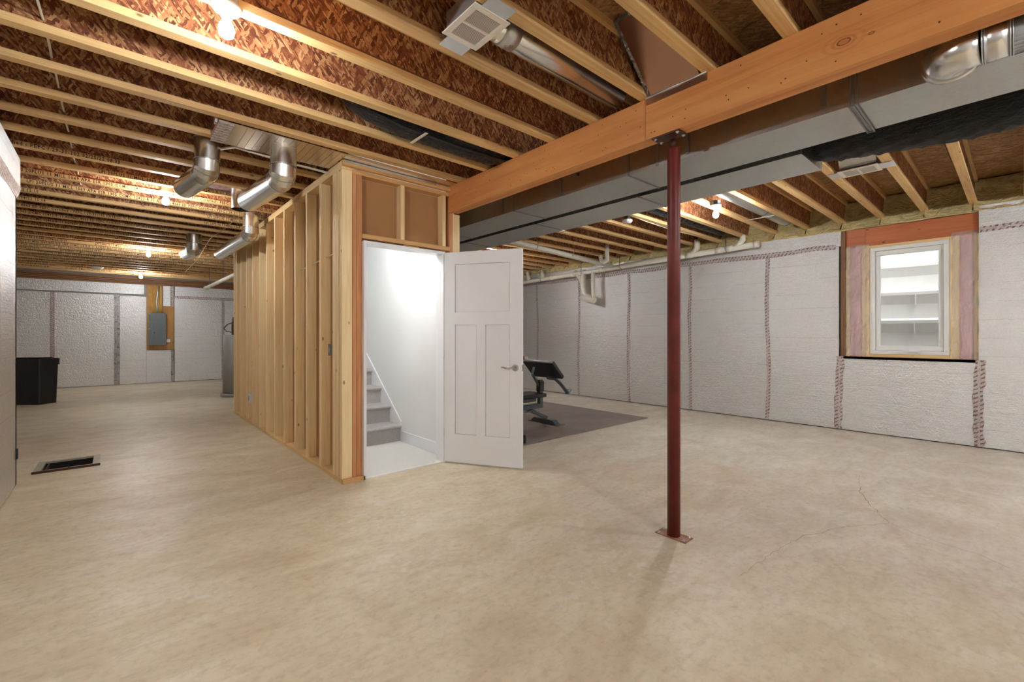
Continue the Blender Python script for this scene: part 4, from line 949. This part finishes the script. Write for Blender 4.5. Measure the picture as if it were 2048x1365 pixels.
# ================================================================ TANK, BIN
tn = thing('water_tank', 'tall grey water tank standing past the far end of the stud wall', 'water tank', (1.87, 10.55, 0))
tx, ty = 1.895, 10.62
MB().tube([(tx, ty, .06), (tx, ty, 1.235), (tx, ty, 1.245)], [.27, .27, .255], 36).build('tank_body', M['tank'], tn); MB().tube([(tx, ty, 0), (tx, ty, .06)], .31, 36).build('tank_base', M['tank'], tn)
MB().tube([(tx-.1, ty-.05, 1.24), (tx-.1, ty-.05, 1.45), (tx-.08, ty-.05, 1.60)], .03, 10).build('valve_riser', M['rust_dark'], tn)
MB().tube([(tx-.12, ty-.1, 1.29), (tx-.22, ty-.1, 1.31), (tx-.27, ty-.1, 1.37), (tx-.21, ty-.1, 1.45), (tx-.1, ty-.06, 1.50)], .008, 8).build('hose', M['black'], tn)
MB().box(tx-.13, tx-.05, ty-.14, ty-.06, 1.246, 1.33, bev=.01).build('valve', M['black'], tn)
bn = thing('trash_bin', 'black lidded rectangular bin standing behind the end of the left wall', 'trash bin', (-1.2, 11.6, 0))
def bpt(a, b, z): # a along view right, b depth
    o = Vector((-1.02, 11.49, 0)); return o+RT*a+FW*b+Vector((0, 0, z))
def tapered(name, a0, a1, b0, b1, z0, z1, tp, mat, par, r=.03):
    m = MB(); rings = []
    for z, k in ((z0, 1-tp), (z1, 1)):
        ca, cb_ = (a0+a1)/2, (b0+b1)/2; ha_, hb = (a1-a0)/2*k, (b1-b0)/2*k; ring = []
        for sx_, sy_, st_ in ((1, 1, 0), (-1, 1, 90), (-1, -1, 180), (1, -1, 270)):
            for q in range(4):
                an = math.radians(st_+q*30); ring.append(m.b.verts.new(bpt(ca+sx_*(ha_-r)+r*math.cos(an), cb_+sy_*(hb-r)+r*math.sin(an), z)))
        rings.append(ring)
    n = len(rings[0])
    for i in range(n): m.b.faces.new((rings[0][i], rings[0][(i+1) % n], rings[1][(i+1) % n], rings[1][i]))
    m.b.faces.new(rings[0][::-1]); m.b.faces.new(rings[1]); return m.build(name, mat, par)
tapered('bin_body', -.55, .02, .0, .35, .0, .70, .07, M['black'], bn); lid_ = tapered('bin_lid', -.565, .035, -.015, .365, .70, .815, -.0, M['black'], bn); tapered('lid_flap', -.50, -.03, .03, .32, .8155, .835, .1, M['black'], lid_)
# ================================================================ FLOOR REGISTER
fr = thing('floor_vent', 'raised metal floor vent frame around a dark opening near the left wall', 'floor vent', (-.33, 6.02, 0))
for (a, b, c, d) in ((fx0-.05, fx1+.05, fy0-.05, fy0+.0), (fx0-.05, fx1+.05, fy1, fy1+.05), (fx0-.05, fx0, fy0, fy1), (fx1, fx1+.05, fy0, fy1)):
    MB().prism([(a, c, .0), (b, c, .0), (b, d, .0), (a, d, .0)], (0, 0, .014)).build('frame_rail', plain('tan_metal', srgb(178, 168, 148), .45, .3), fr)
MB().box(fx0-.055, fx1+.055, fy0-.056, fy0-.051, 0, .022).box(fx0+.02, fx0+.03, fy0+.01, fy1-.01, -.06, .0).build('front_lip', M['rust_dark'], fr)
sc_ = MB().box(-.614, -.598, 5.44, 5.475, .22, .30, bev=.003).build('wall_bracket', M['black']); tag(sc_, 'small black bracket low on the end of the left foil wall', 'bracket')
# ================================================================ GYM CORNER
mt = MB().box(3.0, 5.93, 3.66, 5.85, .0, .012, bev=.003).build('gym_mat', M['mat']); tag(mt, 'dark rubber exercise mat on the concrete behind the door', 'mat')
bq = thing('preacher_bench', 'black padded preacher curl bench standing on the dark mat', 'exercise bench', (4.4, 4.39, .012))
by = 4.39; zf = .013
MB().prism([(4.43, 4.11, zf), (4.60, 4.11, zf), (4.60, 4.67, zf), (4.43, 4.67, zf)], (0, 0, .006)).build('foot_plate', M['gunmetal'], bq)
MB().prism([(4.45, by-.24, .0195), (4.45, by+.24, .0195), (4.45, by+.18, .075), (4.45, by-.18, .075)], (.09, 0, 0)).build('foot', M['gunmetal'], bq)
MB().prism([(4.10, by-.03, .20), (4.18, by-.03, .20), (4.50, by-.03, .076), (4.53, by-.03, .10), (4.30, by-.03, .20), (4.24, by-.03, .235)], (0, .06, 0)).build('front_leg', M['gunmetal'], bq)
MB().box(3.45, 4.43, by-.03, by+.03, .235, .295, bev=.004).build('main_rail', M['gunmetal'], bq)
MB().box(3.50, 3.56, by-.25, by+.25, .013, .07, bev=.004).box(3.50, 3.56, by-.03, by+.03, .07, .235).build('rear_foot', M['gunmetal'], bq)
MB().box(4.37, 4.43, by-.03, by+.03, .295, .62, bev=.004).build('upright', M['gunmetal'], bq); MB().box(4.362, 4.438, by-.038, by+.038, .46, .60, bev=.004).build('sleeve', M['black'], bq)
MB().box(3.9, 4.36, by-.17, by+.17, .40, .455, bev=.018).build('seat_pad', M['black_rub'], bq); MB().box(4.0, 4.30, by-.03, by+.03, .33, .40, bev=.004).build('seat_bracket', M['gunmetal'], bq)
# arm pad: slanted slab, high side towards the seat
def rot_box(cx_, cz_, L_, T_, ang, y0, y1, bev):
    m = MB().box(-L_/2, L_/2, y0, y1, -T_/2, T_/2, bev=bev)
    for v in m.b.verts:
        x, z = v.co.x, v.co.z; v.co.x = cx_+x*math.cos(ang)+z*math.sin(ang); v.co.z = cz_-x*math.sin(ang)+z*math.cos(ang)
    return m
rot_box(4.46, .765, .30, .055, math.radians(47), by-.29, by+.29, .016).build('arm_pad', M['black_rub'], bq)
MB().prism([(4.33, by-.03, .79), (4.37, by-.03, .79), (4.37, by-.03, .58), (4.26, by-.03, .66)], (0, .06, 0)).build('pad_brace', M['gunmetal'], bq) if False else MB().tube([(4.30, by+.02, .80), (4.27, by+.02, .70), (4.38, by, .53)], .022, 4, smooth=False).build('pad_brace', M['gunmetal'], bq)
MB().tube([(4.42, by-.12, .66), (4.56, by-.13, .64), (4.66, by-.14, .56), (4.80, by-.15, .42)], .028, 4, smooth=False).build('bar_holder', M['gunmetal'], bq); MB().prism([(4.78, by-.19, .41), (4.84, by-.19, .47), (4.84, by-.11, .47), (4.78, by-.11, .41)], (.004, 0, -.004)).build('bar_lip', M['gunmetal'], bq)
db = thing('dumbbell', 'black hex dumbbell on the mat just behind the door edge', 'dumbbell', (3.62, 3.84, .012))
p = atz(1053, 880, .05)
MB().tube([(p.x-.02, p.y+.0, .062), (p.x-.10, p.y+.05, .062)], .05, 6, smooth=False).build('weight_head', M['black'], db); MB().tube([(p.x-.10, p.y+.05, .062), (p.x-.22, p.y+.125, .062)], .014, 10).build('handle', M['chrome'], db); MB().tube([(p.x-.22, p.y+.125, .062), (p.x-.30, p.y+.175, .062)], .05, 6, smooth=False).build('weight_head', M['black'], db)
bl = thing('barbell', 'barbell sleeve end sticking out behind the door edge', 'barbell', (4.1, 5.2, .93))
p = C0+ray(1055, 716)*7.2
MB().tube([p, p-RT*.10], .027, 16).build('sleeve', M['steel_bright'], bl); MB().tube([p-RT*.05, p-RT*.075], .034, 16).build('collar', M['redpipe'], bl); MB().tube([p-RT*.10, p-RT*.9], .014, 12).build('bar', M['steel_bright'], bl); MB().tube([p+RT*.001, p+RT*.002], .015, 12).build('end_cap', M['black'], bl)
rk = thing('barbell_rack', 'black rack posts carrying the barbell hidden behind the door', 'rack', (p.x-.5, p.y+.3, 0))
for s_ in (.30, .75):
    q = p-RT*s_; MB().box(q.x-.03, q.x+.03, q.y-.03, q.y+.03, .013, p.z-.016).box(q.x-.2, q.x+.2, q.y-.03, q.y+.03, .0131, .05).build('rack_post', M['black'], rk)
for o in C3.objects:
    if '_b' in o: del o['_b']
print('objects', len(C3.objects))
